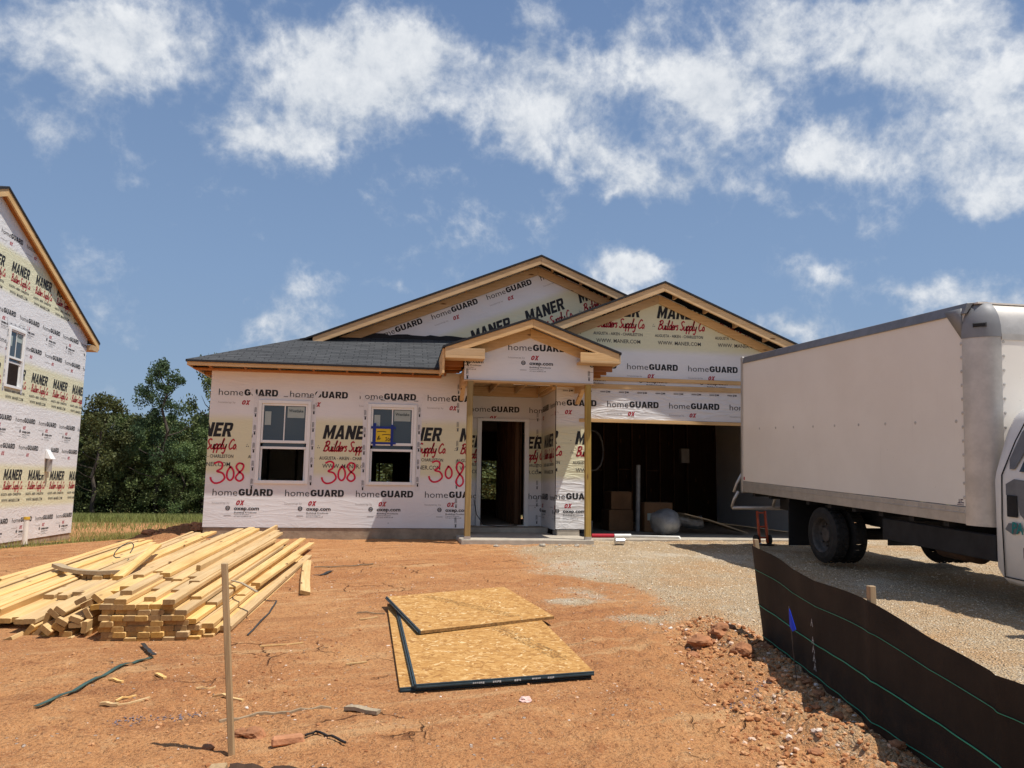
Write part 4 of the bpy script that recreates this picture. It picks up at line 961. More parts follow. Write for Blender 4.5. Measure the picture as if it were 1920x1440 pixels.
vh = hold(b.build('vent_hood', 'vinyl', bevel=.01), nh)
b = MB(); b.tube([(NX+.07,20.76,1.70),(NX+.07,20.76,2.0)], .065, 12); vp = b.build('vent_duct', 'galv', smooth=False); vp.parent = vh
# clean-out pipe and hose beside that wall
cp = empty('cleanout_pipe', (-8.3, 19.3, gz(-8.3, 19.3)), 'white plastic pipe stub standing in the dirt by the neighbouring house', 'pipe')
b = MB(); z0 = gz(-8.3, 19.3)-.05; b.tube([(-8.3,19.3,z0),(-8.3,19.3,z0+.66)], .055, 14); hold(b.build('pipe', 'white_pvc', smooth=False), cp)
b = MB(); b.tube([(-8.3,19.3,z0+.64),(-8.3,19.3,z0+.70)], .065, 14); hold(b.build('cap', 'yellow_cap'), cp)
def ground_line(pts, r, lift=None, sub=6):
    out = []
    for k in range(len(pts)-1):
        for t in range(sub):
            f = t/sub; x = pts[k][0]*(1-f)+pts[k+1][0]*f; y = pts[k][1]*(1-f)+pts[k+1][1]*f; out.append((x, y, gz(x, y)+r*.8))
    x, y = pts[-1]; out.append((x, y, gz(x, y)+r*.8)); return out
b = MB(); L = ground_line([(-8.5,18.2),(-8.1,18.6),(-7.8,19.2),(-7.2,19.0),(-6.6,18.8)], .03); L[0] = (-8.55,17.8,.55); L[1] = (-8.5,18.1,.45); b.tube(L, .028, 6); tag(b.build('drain_hose', 'black_hose', smooth=True), 'black hose trailing from the neighbouring house past the white pipe', 'hose')
b = MB(); b.tube(ground_line([(-6.3,17.6),(-5.8,17.5),(-5.2,17.7),(-4.8,17.4)], .03), .03, 6); tag(b.build('drain_hose', 'black_hose', smooth=True), 'short black hose lying alone on the dirt between the houses', 'hose')

# ------------------------------------------------------------------ box truck (built level, nose towards -y, then set on the sloping drive)
TR = empty('box_truck', (6.7, 9.7, .56), 'white box truck with grey top rail and bare metal corner post by the garage', 'truck', rot=(R(3.0), 0, 0))
def T_(mb, name, m, smooth=False, bevel=0., parent=None):
    o = mb.build(name, m, parent or TR, smooth, bevel); return o
# local coordinates: x left -1.1 .. right 1.1, y nose negative, z above the ground
X0, X1, YR, YF = -1.1, 1.1, 2.42, -2.62
ZB, ZT = .80, 3.02
b = MB(); b.box(X0+.012, X1-.012, YF, YR, ZB+.17, ZT-.09); cargo = T_(b, 'cargo_box', 'truck_white', bevel=.004)
b = MB()
for s, x in ((-1, X0), (1, X1)):
    b.box(min(x, x-s*.03), max(x, x-s*.03), YF, YR, ZB, ZB+.165)
    b.box(min(x+s*.006, x-s*.02), max(x+s*.006, x-s*.02), YF, YR, ZB+.10, ZB+.112)
T_(b, 'bottom_rail', 'alu_rail', bevel=.003)
b = MB()
for s, x in ((-1, X0), (1, X1)):
    b.hexa([(x-s*.02,YF-.05,ZT-.12),(x-s*.02,YR,ZT-.12),(x+s*.008,YR,ZT-.12),(x+s*.008,YF-.05,ZT-.12)], [(x-s*.11,YF-.05,ZT),(x-s*.11,YR,ZT),(x-s*.03,YR,ZT-.01),(x-s*.03,YF-.05,ZT-.01)])
T_(b, 'top_rail', 'grey_rail', bevel=.004)
b = MB(); b.box(X0+.11, X1-.11, YF-.1, YR, ZT-.02, ZT-.004); T_(b, 'roof', 'truck_white')
# rounded front corner posts and the front wall
RC = .24
def arc(cx, cy, r, a0, a1, n=8): return [(cx+r*math.cos(R(a0+(a1-a0)*k/n)), cy+r*math.sin(R(a0+(a1-a0)*k/n))) for k in range(n+1)]
for s in (-1, 1):
    A = arc(s*(1.1-RC), YF, RC, 270, 180 if s < 0 else 360)
    if s < 0: A = [(x, y) for x, y in A]
    b = MB()
    inn = [(x*0.985, y+.012) for x, y in A]
    for (p, q_) in zip(A, A[1:]):
        P4 = [(p[0],p[1],ZB-.01),(q_[0],q_[1],ZB-.01),(q_[0],q_[1],ZT-.36),(p[0],p[1],ZT-.36)]
        b.face(P4 if s > 0 else P4[::-1])
    po = T_(b, 'corner_post', 'galv', 'weld')
    # moulded cap that rounds over to the roof
    b = MB(); n1, n2 = 8, 6; g_ = []
    for j in range(n2+1):
        an = R(90*j/n2); rr_ = RC*math.cos(an)*.999+.008; zz = ZT-.37+.39*math.sin(an)**.9
        g_.append([(s*(1.1-RC)+(p[0]-s*(1.1-RC))/RC*max(rr_, .02), YF+(p[1]-YF)/RC*max(rr_, .02), zz) for p in A])
    for j in range(n2):
        for k in range(n1):
            P4 = [g_[j][k], g_[j][k+1], g_[j+1][k+1], g_[j+1][k]]; b.face(P4 if s > 0 else P4[::-1])
    # side wing of the cap running back under the top rail
    xs_ = s*1.106
    W_ = [(xs_,YF+.0,ZT-.37),(xs_,YF+.0,ZT-.06),(xs_,YF+.24,ZT-.06),(xs_,YF+.20,ZT-.12)]
    b.prism(W_ if s < 0 else W_[::-1], (-s*.02, 0, 0))
    cp_ = T_(b, 'corner_cap', 'cap_plastic', 'weld')
    b = MB(); mx_, my_ = s*(1.1-RC*.26), YF-RC*.74
    u_ = Vector((s*.7, .7, 0)).normalized() if False else Vector((-s*.7, -.7, 0)).normalized()
    t_ = Vector((.7, -.7*s, 0)).normalized() if s > 0 else Vector((.7, .7*-1, 0)).normalized()
    c0 = Vector((s*(1.1-RC), YF, ZT-.25)); dirv = Vector((s*.72, -.69, 0)); pt = c0+dirv*(RC*.97); tv = Vector((.69, .72*s, 0))
    b.hexa([tuple(pt-tv*.06+Vector((0,0,-.02))), tuple(pt+tv*.06+Vector((0,0,-.02))), tuple(pt+tv*.06+Vector((0,0,.025))), tuple(pt-tv*.06+Vector((0,0,.025)))],
           [tuple(pt-tv*.05+dirv*.02+Vector((0,0,-.015))), tuple(pt+tv*.05+dirv*.02+Vector((0,0,-.015))), tuple(pt+tv*.05+dirv*.02+Vector((0,0,.015))), tuple(pt-tv*.05+dirv*.02+Vector((0,0,.015)))])
    lo_ = b.build('marker_lamp', 'chassis', cp_)
b = MB(); b.box(-1.1+RC, 1.1-RC, YF-RC, YF-RC+.03, ZB, ZT-.36); T_(b, 'front_wall', 'truck_white')
b = MB(); b.box(-1.1+RC, 1.1-RC, YF-RC-.008, YF-RC+.02, ZT-.40, ZT-.34); T_(b, 'front_rail', 'alu_rail')
b = MB()
prof = [(YF-RC+RC*(1-math.cos(R(90*k/8))), ZT-.36+.36*math.sin(R(90*k/8))) for k in range(9)]
for (y0,z0),(y1,z1) in zip(prof, prof[1:]): b.face([(-1.1+RC,y0,z0),(1.1-RC,y0,z0),(1.1-RC,y1,z1),(-1.1+RC,y1,z1)])
T_(b, 'nose_roof', 'galv', 'weld')
# rivets
def dome(mb, p, n, r):
    n = Vector(n); a = n.orthogonal().normalized(); c = n.cross(a); i = len(mb.v)
    for k in range(8):
        an = k*math.pi/4; mb.v.append(tuple(Vector(p)+a*(r*math.cos(an))+c*(r*math.sin(an))))
    mb.v.append(tuple(Vector(p)+n*r*.6))
    for k in range(8): mb.f.append((i+k, i+(k+1) % 8, i+8)); mb.mi.append(0)
b = MB()
for k in range(13):
    zz = ZB+.12+k*.14
    dome(b, (X0+.001, YF+.015, zz), (-1,0,0), .017); dome(b, (-1.1+RC+.02, YF-RC-.001, zz), (0,-1,0), .017); dome(b, (1.1-RC-.02, YF-RC-.001, zz), (0,-1,0), .017)
for k in range(9): dome(b, (X0+.012, YF+.22+k*.53 if k else YF+.12, ZB+1.02), (-1,0,0), .020)
for k in range(24): dome(b, (X0-.003, YF+.1+k*.205, ZB+.13), (-1,0,0), .014)
for k in range(12): dome(b, (X0-.001, YF+.12+k*.42, ZB+.07), (-1,0,0), .009); dome(b, (X0-.001, YF+.12+k*.42, ZB+.03), (-1,0,0), .009)
for k in range(8): dome(b, (-.6+k*.17, YF-RC-.009, ZT-.37), (0,-1,0), .012)
T_(b, 'rivet', 'galv', True); 
# rear frame and lamps
b = MB()
b.box(X0-.004, X0+.07, YR, YR+.06, ZB-.02, ZT-.01); b.box(X1-.07, X1+.004, YR, YR+.06, ZB-.02, ZT-.01); b.box(X0+.071, X1-.071, YR, YR+.06, ZT-.10, ZT-.01); b.box(X0+.071, X1-.071, YR, YR+.06, ZB-.02, ZB+.08)
T_(b, 'rear_frame', 'alu_rail', bevel=.004)
b = MB(); b.box(X0+.072, X1-.072, YR+.01, YR+.03, ZB+.081, ZT-.101); T_(b, 'roll_up_door', 'truck_white')
b = MB(); b.box(X0+.008, X0+.0115, YR-.06, YR-.025, ZB+.19, ZB+.24); T_(b, 'side_reflector', 'red_ink')
b = MB()
Ft = frame((X0+.012, 0, 0), (0, -1, 0), (0, 0, 1))
for P in rect(2.50,.995,2.535,1.005)+rect(2.515,.995,2.525,1.04)+rect(2.54,1.03,2.575,1.04)+rect(2.54,.995,2.55,1.03)+rect(2.49,.98,2.585,.987)+rect(2.555,1.0,2.585,1.01): b.face([Ft(q, .002) for q in P])
T_(b, 'maker_mark', 'purple_ink')
# bumper step and hand rails at the back
b = MB()
for x in (-1.16, -.45): b.tube([(x, YR+.03, ZB-.0), (x-.06, YR+.06, ZB-.13), (x-.08, YR+.09, ZB-.26)], .024, 8)
b.tube([(-1.24, YR+.09, ZB-.27), (1.1, YR+.09, ZB-.27)], .026, 8)
for x in (.45, 1.1): b.tube([(x, YR+.03, ZB), (x, YR+.09, ZB-.26)], .024, 8)
T_(b, 'bumper_step', 'alu_rail', True)
b = MB(); b.tube([(X0+.02, YR+.06, ZB+.30), (X0-.06, YR+.10, ZB+.12), (X0-.10, YR+.12, ZB-.02)], .02, 8); T_(b, 'grab_handle', 'alu_rail', True)
# chassis, tank, mud flaps
b = MB(); b.box(-.45, -.36, -5.1, YR, .52, .74); b.box(.36, .45, -5.1, YR, .52, .74)
for k in range(9): b.box(-1.04, 1.04, -2.3+k*.55, -2.22+k*.55, .741, .795)
b.box(-.36, .36, -.2, .1, .5, .70); b.tube([(-.6,.12,.385),(.6,.12,.385)], .08, 10); b.tube([(0,.12,.42),(0,-3.6,.55)], .05, 8)
b.tube([(0,.12,.42)]*1+[(.0,.14,.40)], .17, 12); T_(b, 'chassis', 'chassis')
b = MB(); b.box(-1.02, -.95, -2.9, -1.15, .47, .72); T_(b, 'side_skirt', 'chassis', bevel=.01)
b = MB(); b.tube([(-.55,-2.15,.47),(-.55,-1.6,.47)], .14, 14); T_(b, 'fuel_tank', 'tank', True)
b = MB(); b.tube([(-.2,-1.6,.46),(-.2,-.7,.46)], .12, 10); T_(b, 'muffler', 'tank', True)
for s in (-1, 1):
    b = MB(); b.box(min(s*1.06, s*.50), max(s*1.06, s*.50), .98, .995, .12, .745); T_(b, 'mud_flap', 'flap')
def wheel(x, y, side, R_=.372, wd=.205):
    """tyre of revolution with tread blocks; the rim is its sub-part"""
    prof = [(-wd/2,.23),(-wd/2-.004,.30),(-wd/2+.02,R_-.012),(-wd/2+.045,R_),(-.012,R_),(-.010,R_-.012),(.010,R_-.012),(.012,R_),(wd/2-.045,R_),(wd/2-.02,R_-.012),(wd/2+.004,.30),(wd/2,.23)]
    b = MB(); n = 56
    for k in range(n):
        for (a0, r0), (a1, r1) in zip(prof, prof[1:]):
            P = []
            for aa, rr_, kk in ((a0,r0,k),(a1,r1,k),(a1,r1,k+1),(a0,r0,k+1)):
                rj = rr_-(.010 if (rr_ > R_-.002 and (k % 2)) else 0.); an = 2*math.pi*kk/n; P.append((aa, rj*math.cos(an), rj*math.sin(an)))
            b.face(P)
    t = b.build('wheel', 'black_rubber', TR, False); t.location = (x, y, R_+.0)
    b = MB(); s = side; RP = [(.10*s,.232),(.075*s,.215),(.02*s,.20),(-.02*s,.17),(-.005*s,.11),(.035*s,.09),(.05*s,.0)]
    for k in range(28):
        for (a0, r0), (a1, r1) in zip(RP, RP[1:]):
            P = [(aa, rr_*math.cos(2*math.pi*kk/28), rr_*math.sin(2*math.pi*kk/28)) for aa, rr_, kk in ((a0,r0,k),(a1,r1,k),(a1,r1,k+1),(a0,r0,k+1))]
            b.face(P if s < 0 else P[::-1])
    for k in range(8):
        an = k*math.pi/4; b.tube([(.0*s,.14*math.cos(an),.14*math.sin(an)),(.035*s,.14*math.cos(an),.14*math.sin(an))], .014, 6)
    b.build('rim', 'rim', t); return t
wheel(-.96, .12, -1); wheel(-.70, .12, -1); wheel(.96, .12, 1); wheel(.70, .12, 1)
wheel(-.84, -4.35, -1, .36); wheel(.84, -4.35, 1, .36)
# cab: van style, cross-section lofted along y
CY = YF-RC-.04
def ring_sec(y, zb, zt, wb, wt, zs):
    return [(-wb,y,zb),(-wb-.01,y,zs),(-wt,y,zt-.10),(-wt+.12,y,zt),(wt-.12,y,zt),(wt,y,zt-.10),(wb+.01,y,zs),(wb,y,zb)]
secs = [ring_sec(CY,.42,1.78,1.02,.86,1.28), ring_sec(CY-.10,.30,1.96,1.045,.89,1.30), ring_sec(CY-.9,.28,2.0,1.05,.90,1.30), ring_sec(CY-1.15,.28,1.95,1.05,.88,1.30), ring_sec(CY-1.75,.30,1.36,1.03,.92,1.22), ring_sec(CY-2.35,.32,1.22,.93,.84,1.10), ring_sec(CY-2.5,.36,1.08,.88,.80,1.0)]
b = MB()
for A, B_ in zip(secs, secs[1:]):
    for k in range(8): b.face([A[k], A[(k+1) % 8], B_[(k+1) % 8], B_[k]][::-1] if True else None)
b.face(secs[0]); b.face(secs[-1][::-1])
cab = T_(b, 'cab', 'cab_white', 'weld', bevel=.05)
Fc = frame((-.985, 0, 0), (0, -1, 0), (0, 0, 1))
for s in (-1, 1):
    Fc = frame((s*.984, 0, 0), (0, s*-1*-1 if s > 0 else -1, 0), (0, 0, 1))
    U_ = lambda y: (-y if s < 0 else y)
    b = MB()
    dl = [(CY-.16,.36),(CY-.14,.9),(CY-.15,1.30),(CY-.24,1.62),(CY-.34,1.86),(CY-1.2,1.86),(CY-1.55,1.36),(CY-1.5,.36),(CY-.16,.36)]
    def sx(z): return s*(1.06 if z <= 1.3 else 1.06-(z-1.3)*.245+.004)
    for (y0,z0),(y1,z1) in zip(dl, dl[1:]): b.tube([(sx(z0),y0,z0),(sx(z1),y1,z1)], .006, 5)
    dr = T_(b, 'door_seam', 'chassis')
    b = MB(); gp = [(CY-.36,1.34),(CY-.44,1.60),(CY-.52,1.80),(CY-1.12,1.80),(CY-1.42,1.34)]
    b.prism([(sx(z)-s*.0, y, z) for y, z in gp], (s*.006, 0, 0)); T_(b, 'door_window', 'dark_glass')
    b = MB(); gp = [(CY-.30,1.36),(CY-.42,1.62),(CY-.50,1.84),(CY-.42,1.86),(CY-.30,1.70),(CY-.22,1.45),(CY-.24,1.36)]
    b.prism([(sx(z)+s*.001, y, z) for y, z in gp], (s*.003, 0, 0)); T_(b, 'bare_patch', 'primer')
    b = MB(); gp = [(CY-.20,1.12),(CY-.20,1.22),(CY-.30,1.27),(CY-.45,1.26),(CY-.9,1.22),(CY-.9,.98),(CY-.42,.90),(CY-.36,.95),(CY-.33,1.08)]
    b.prism([(sx(1.2)+s*.001, y, z) for y, z in gp], (s*.003, 0, 0)); gp = [(CY-.18,.80),(CY-.22,.86),(CY-.33,.87),(CY-.34,.78),(CY-.27,.76)]
    b.prism([(sx(1.2)+s*.001, y, z) for y, z in gp], (s*.003, 0, 0)); T_(b, 'bare_patch', 'primer')
    b = MB(); b.box(min(s*1.06, s*1.074), max(s*1.06, s*1.074), CY-.335, CY-.215, .92, 1.12); T_(b, 'door_handle', 'chassis', bevel=.004)
    b = MB(); Fl_ = frame((s*1.064, 0, 0), (0, -1 if s < 0 else 1, 0), (0, 0, 1)); u0 = (-(CY-.262)) if s < 0 else CY-.9
    for T, mi in ((shift(fit(font_tris('PAC', .03, .1), .22, .105), u0, .775), 0), (shift(fit(font_tris('U', .03), .13, .14), u0+.13, .52), 1)):
        for P in T: b.face([Fl_(q, .004) for q in P], mi)
    T_(b, 'lettering', ['teal_ink', 'purple_ink'])
    b = MB(); b.box(min(s*1.0, s*1.26), max(s*1.0, s*1.26), CY-1.38, CY-1.30, 1.30, 1.36); b.box(min(s*1.10, s*1.28), max(s*1.10, s*1.28), CY-1.40, CY-1.32, 1.361, 1.70); T_(b, 'side_mirror', 'chassis', bevel=.01)
    b = MB(); b.box(min(s*.6, s*.85), max(s*.6, s*.85), CY-2.52, CY-2.44, .78, .96); T_(b, 'headlight', 'vinyl', bevel=.01)
b = MB(); b.hexa([(-.72,CY-1.16,1.93),(.72,CY-1.16,1.93),(.78,CY-1.73,1.38),(-.78,CY-1.73,1.38)], [(-.72,CY-1.17,1.945),(.72,CY-1.17,1.945),(.78,CY-1.745,1.395),(-.78,CY-1.745,1.395)]); T_(b, 'windscreen', 'dark_glass')
b = MB(); b.box(-.55, .55, CY-2.52, CY-2.47, .66, .98); T_(b, 'grille', 'chassis'); b = MB(); b.box(-.96, .96, CY-2.66, CY-2.52, .38, .58); T_(b, 'front_bumper', 'galv', bevel=.02)
b = MB()
for s in (-1, 1): b.box(min(s*.70,s*.992),max(s*.70,s*.992), -4.78, -3.92, .30, .74)
T_(b, 'wheel_arch', 'flap')

# ------------------------------------------------------------------ lumber pile
BW, BH = .0835, .0365
def board_mesh(L, seed, w_=BW, h_=BH):
    r = random.Random(seed); b = MB(); n = 6; c = .005
    prof = [(-w_/2+c,0),(w_/2-c,0),(w_/2,c),(w_/2,h_-c),(w_/2-c,h_),(-w_/2+c,h_),(-w_/2,h_-c),(-w_/2,c)]
    sw, cr = r.uniform(-.012, .012), r.uniform(-.006, .010); i0 = []
    for k in range(n+1):
        t = k/n; bow = 4*t*(1-t); i0.append(len(b.v))
        for x, z in prof: b.v.append((x+sw*bow, L*t, z+cr*bow))
    for k in range(n):
        for q_ in range(8): b.f.append((i0[k]+q_, i0[k]+(q_+1) % 8, i0[k+1]+(q_+1) % 8, i0[k+1]+q_)); b.mi.append(0)
    b.f.append(tuple(i0[0]+q_ for q_ in reversed(range(8)))); b.mi.append(1); b.f.append(tuple(i0[n]+q_ for q_ in range(8))); b.mi.append(1)
    for f in range(len(b.f)): b.f[f] = tuple(reversed(b.f[f]))
    me = bpy.data.meshes.new('lumber_board'); me.from_pydata(b.v, [], b.f); me.materials.append(M['board']); me.materials.append(M['end']); me.polygons.foreach_set('material_index', b.mi); me.update(); return me
LEN = [4.45, 4.5, 4.55, 4.9]
protos = [board_mesh(L, i*7+j) for i, L in enumerate(LEN) for j in range(3)]
short = [board_mesh(L, 50+i) for i, L in enumerate((2.3, 3.0, 3.6))]
nb = [0]
def board(x, y, z, roll=0., yaw=1.3, pitch=0., mesh=None, label='', group=None, name='lumber_board', cat='board'):
    """x, y, z: middle of the underside of the near end"""
    nb[0] += 1
    o = bpy.data.objects.new(name, mesh or protos[nb[0] % 12]); C.objects.link(o)
    o.matrix_world = Matrix.Translation((x, y, z)) @ Matrix.Rotation(-R(yaw), 4, 'Z') @ Matrix.Rotation(R(pitch), 4, 'X') @ Matrix.Translation((0, 0, BH/2)) @ Matrix.Rotation(-R(roll), 4, 'Y') @ Matrix.Translation((0, 0, -BH/2))
    tag(o, label, cat, group); return o
LB = 'pine board in the squarely stacked block at the front of the lumber pile'
GB = 'boards stacked in the block of the lumber pile'
heights = [7, 7, 7, 7, 7, 7, 6, 3, 3, 2]
r3 = random.Random(11)
xL = -2.045
for c_, hh in enumerate(heights):
    for k in range(hh):
        x = xL+BW/2+c_*(BW+.0012)+r3.uniform(-.004, .004)+(.012 if k % 2 else -.006)*(1 if k else 0)-.004*k
        y = 6.03+r3.uniform(-.025, .03)+(.012*max(0, k-4)); z = .392+k*(BH+.0012)
        if c_ == 7: y += .03
        if c_ >= 8: y += .10+.1*(c_-8)
        board(x, y, z, r3.uniform(-.6, .6)+(-2 if c_ == 9 else 0), -.6+.22*c_, 1.45, None, LB, GB)
# loose boards lying over the block: front end (x, y, z), yaw
LT, GT = 'pine board laid loosely along the top of the lumber pile', 'boards loose on top of the lumber pile'
TOP = [(-1.28,7.74,.56,-3,2.4,1.4),(-1.345,6.42,.395,0,1.5,1.5),(-1.43,6.14,.475,0,1.4,1.5),(-1.445,6.06,.513,0,1.3,1.5),(-1.42,6.6,.552,0,1.2,1.5),(-1.36,6.8,.475,0,1.5,1.5),(-1.40,7.2,.59,0,1.2,1.5),(-1.33,7.3,.515,0,1.7,1.5)]
zt = .392+7*(BH+.0012)
for c_, y in ((0, 6.10), (1, 6.05), (2, 6.62), (3, 6.16), (4, 6.55), (5, 6.02), (6, 6.45)): TOP.append((xL+BW/2+c_*(BW+.0012)-.012, y, zt-(.038 if c_ == 6 else 0), 0, -.6+.22*c_, 1.5))
for c_, y in ((-1, 6.5), (0, 6.47), (1, 6.22), (2, 7.0), (3, 6.92), (4, 7.1), (5, 6.8)): TOP.append((xL+BW/2+c_*(BW+.0012)-.03, y, zt+.0385-(.04 if c_ == -1 else 0), 0, -.65+.22*c_, 1.5))
for c_, y in ((-.5, 6.9), (.5, 7.15), (1.55, 7.02), (3.6, 7.41)): TOP.append((xL+BW/2+c_*(BW+.0012)-.03, y, zt+.077, 88 if c_ == 3.6 else 0, -.6+.2*c_, 1.5))
for i, (x, y, z, rl, yw, pt) in enumerate(TOP): board(x, y, z, rl, yw, pt, short[0] if i == 0 else [protos[0], protos[4], protos[8]][i % 3], LT, GT)
# boards slid off to the left of the block, tumbled
LS, GS = 'pine board slid off sideways with its end tilted, left of the stacked block', 'boards tumbled off the side of the lumber pile'
SL_ = [(-2.261,.659,28),(-2.229,.628,25),(-2.16,.668,-40),(-2.153,.611,8),(-2.39,.59,-35),(-2.433,.574,-40),(-2.44,.546,-40),(-2.359,.518,-30),(-2.383,.478,-30),(-2.208,.563,-60),(-2.273,.531,-20),(-2.272,.491,2),(-2.193,.483,85),(-2.197,.418,80),
       (-2.606,.447,55),(-2.539,.439,50),(-2.449,.468,-40),(-2.508,.413,45),(-2.454,.41,18),(-2.33,.43,-3),(-2.388,.40,18),(-2.302,.39,18),(-2.472,.385,10),(-2.581,.385,-4),(-2.594,.405,10),(-2.687,.40,25)]
for i, (x, z, rl) in enumerate(SL_):
    board(x, 6.15+r3.uniform(-.05, .12), z-BH/2, rl, -.9-.02*i+r3.uniform(-.25, .25), 1.45+r3.uniform(-.1, .25), None, LS, GS)
# long boards spread on the ground further left
LG, GG = 'pine board spread on the dirt along the left side of the lumber pile', 'boards spread out on the left of the lumber pile'
for lay in range(3):
    for k in range(15 if lay == 0 else (11 if lay == 1 else 6)):
        x = -2.52-.089*k-.03*lay+r3.uniform(-.01, .01); y = max(6.3+.05*k, abs(x)/.45-.35)+r3.uniform(-.1, .1)+(.8*lay if k < 5 else 0)
        z = gz(x, y)+.015+.040*lay+.012*max(0, 6-k); 
        if lay == 0 and k in (11, 13): continue
        board(x, y, z, r3.uniform(-3, 3) if (k+lay) % 6 else 78, -1.3-.05*k+r3.uniform(-.2, .2), 1.5+r3.uniform(-.1, .2), None, LG, GG)
for k, (x, y, z, yw) in enumerate(((-3.85,8.45,.47,-1.3),(-3.95,8.6,.47,-1.4),(-3.90,8.55,.51,-1.4))): board(x, y, z, 0, yw, .5, protos[9+k % 3], LG, GG)
# special pieces
board(-.836, 7.86, gz(-.84, 7.9)+.005, -14, -5.8, 1.2, board_mesh(2.55, 91, .10, .036), 'single pine plank lying apart on the dirt to the right of the lumber pile')
board(-2.30, 7.1, .70, 0, -8.5, 2.3, short[0], 'short pine offcut lying slantwise over the left of the lumber pile')
def bent(pts, w_, h_, name, m, label, cat, group=None):
    b = MB(); Lq = []
    for k, p in enumerate(pts):
        a, c = Vector(pts[max(k-1, 0)]), Vector(pts[min(k+1, len(pts)-1)]); d_ = (c-a).normalized(); sd = Vector((d_.y, -d_.x, 0)).normalized()
        p = Vector(p); Lq.append([tuple(p-sd*w_/2), tuple(p+sd*w_/2), tuple(p+sd*w_/2+Vector((0,0,h_))), tuple(p-sd*w_/2+Vector((0,0,h_)))])
    for A, B_ in zip(Lq, Lq[1:]):
        for k in range(4): b.face([A[k], A[(k+1) % 4], B_[(k+1) % 4], B_[k]])
    b.face(Lq[0][::-1]); b.face(Lq[-1]); return tag(b.build(name, m), label, cat, group)
bent([(-3.50,8.90,.625),(-3.24,8.50,.625),(-3.00,8.22,.63),(-2.74,8.0,.645),(-2.46,7.88,.67)], .085, .036, 'lumber_board', 'grey_wood', 'bowed greyish board lying across the left of the lumber pile', 'board')
b = MB(); pts = [(-2.90+.06*math.cos(a*.5)*(1+a*.05), 9.1+.2*math.sin(a*.5), .75+.08*math.sin(a*.5)+.005*a) for a in range(11)]
b.tube(pts, .006, 5); tag(b.build('binding_strap', 'strap_dark', smooth=True), 'dark loop of binding strap curling up on the lumber pile', 'strap')
bent([(-1.42,7.35,.66),(-1.28,7.05,.675),(-1.10,6.75,.64)], .022, .008, 'wood_strip', 'grey_wood', 'thin wooden strip broken across the right of the lumber pile', 'wood strip')

# ------------------------------------------------------------------ strand board sheets
def sheet(P, t, label, dark=(), marks=None):
    c = (Vector(P[0])+Vector(P[2]))/2
    u = (Vector(P[1])-Vector(P[0])).normalized(); nrm = u.cross(Vector(P[3])-Vector(P[0])).normalized(); v = nrm.cross(u)
    o = empty('osb_sheet', c, label, 'board'); o.rotation_euler = Matrix((u, v, nrm)).transposed().to_euler(); bpy.context.view_layer.update()
    L = [( (Vector(p)-c).dot(u), (Vector(p)-c).dot(v)) for p in P]
    b = MB(); b.hexa([(x, y, -t) for x, y in L], [(x, y, 0) for x, y in L])
    b.mi = [1, 0, 1, 1, 1, 1]; b.build('panel', ['osb', 'osb_edge'], o)
    for k in dark:
        p, q_ = Vector((*L[k], 0)), Vector((*L[(k+1) % 4], 0)); d_ = (q_-p).normalized(); nn = Vector((d_.y, -d_.x, 0)); b = MB()
        a = [p-nn*.006, q_-nn*.006, q_+nn*.006, p+nn*.006]
        b.hexa([tuple(x+Vector((0,0,-t*.98))) for x in a], [tuple(x+Vector((0,0,.0025))) for x in a])
        a = [p-nn*.004+d_*.005+nn*.012, q_-d_*.005+nn*.008, q_-d_*.005+nn*.016, p+d_*.005+nn*.016]
        b.hexa([tuple(x+Vector((0,0,-t*.66))) for x in a], [tuple(x+Vector((0,0,-t*.33))) for x in a])
        e = b.build('edge_coating', 'edge_coat', o)
        if k == 0 and marks == 'edge':
            b = MB(); Ld = (q_-p).length; rr = random.Random(5)
            for s0, s1 in ((.30,.36),(.41,.45),(.53,.565),(.63,.675),(.72,.755)):
                x = s0
                while x < s1: 
                    wd = rr.uniform(.006, .010); A = p+d_*(x*Ld)+nn*.0185; B2 = p+d_*((x+wd)*Ld)+nn*.0185; h0 = rr.uniform(-.75, -.55)*t
                    b.face([tuple(A+Vector((0,0,h0))), tuple(B2+Vector((0,0,h0))), tuple(B2+Vector((0,0,-t*.2))), tuple(A+Vector((0,0,-t*.2)))]); x += wd*1.25
            b.build('edge_lettering', 'edge_text', e)
    return o, L
def mill_print(o, L, f0, f1, rows, seed):
    """rows of faded, unreadable stamp marks running across a sheet"""
    rr = random.Random(seed); b = MB(); a, c = Vector(f0), Vector(f1); d_ = (c-a).normalized(); n_ = Vector((-d_.y, d_.x)); Ln = (c-a).length
    for rw in range(rows):
        x = rr.uniform(0, .1)
        while x < Ln-.05:
            wl_ = rr.uniform(.008, .02)
            if rr.random() < .72:
                p = a+d_*x+n_*(rw*.042); h = .026
                for P in (rect(0,0,.0035,h) if rr.random() < .6 else rect(0,0,wl_*.7,.004)+rect(0,h-.004,wl_*.7,h)): b.face([(*(p+d_*q_[0]+n_*q_[1]), .0015) for q_ in P])
            x += wl_
    b.build('stamp_marks', 'stamp', o)
M['stamp'] = plain('faded_stamp_ink', (.16, .10, .045), .8, .3, 20)
zA = lambda x, y: .375+.031*(y-4.6)
so, L = sheet([(.058,4.63,.392),(1.225,4.83,.397),(1.14,7.40,.475),(-.046,7.225,.475)], .022, 'lowest strand board sheet, its pale left strip showing beside the sheet on it', (0,))
so, L = sheet([(.145,4.60,.417),(1.235,4.80,.421),(1.165,7.20,.50),(.04,6.95,.50)], .022, 'large strand board sheet with pale marks on its dark front edge, middle of the stack', (0, 3), 'edge')
mill_print(so, L, (.10, .25), (.26, -.95), 3, 3)
so, L = sheet([(.204,5.816,.489),(1.302,6.347,.494),(1.091,7.802,.538),(-.053,7.221,.535)], .022, 'strand board sheet lying skewed on top of the flat stack, dark left edge', (3,))
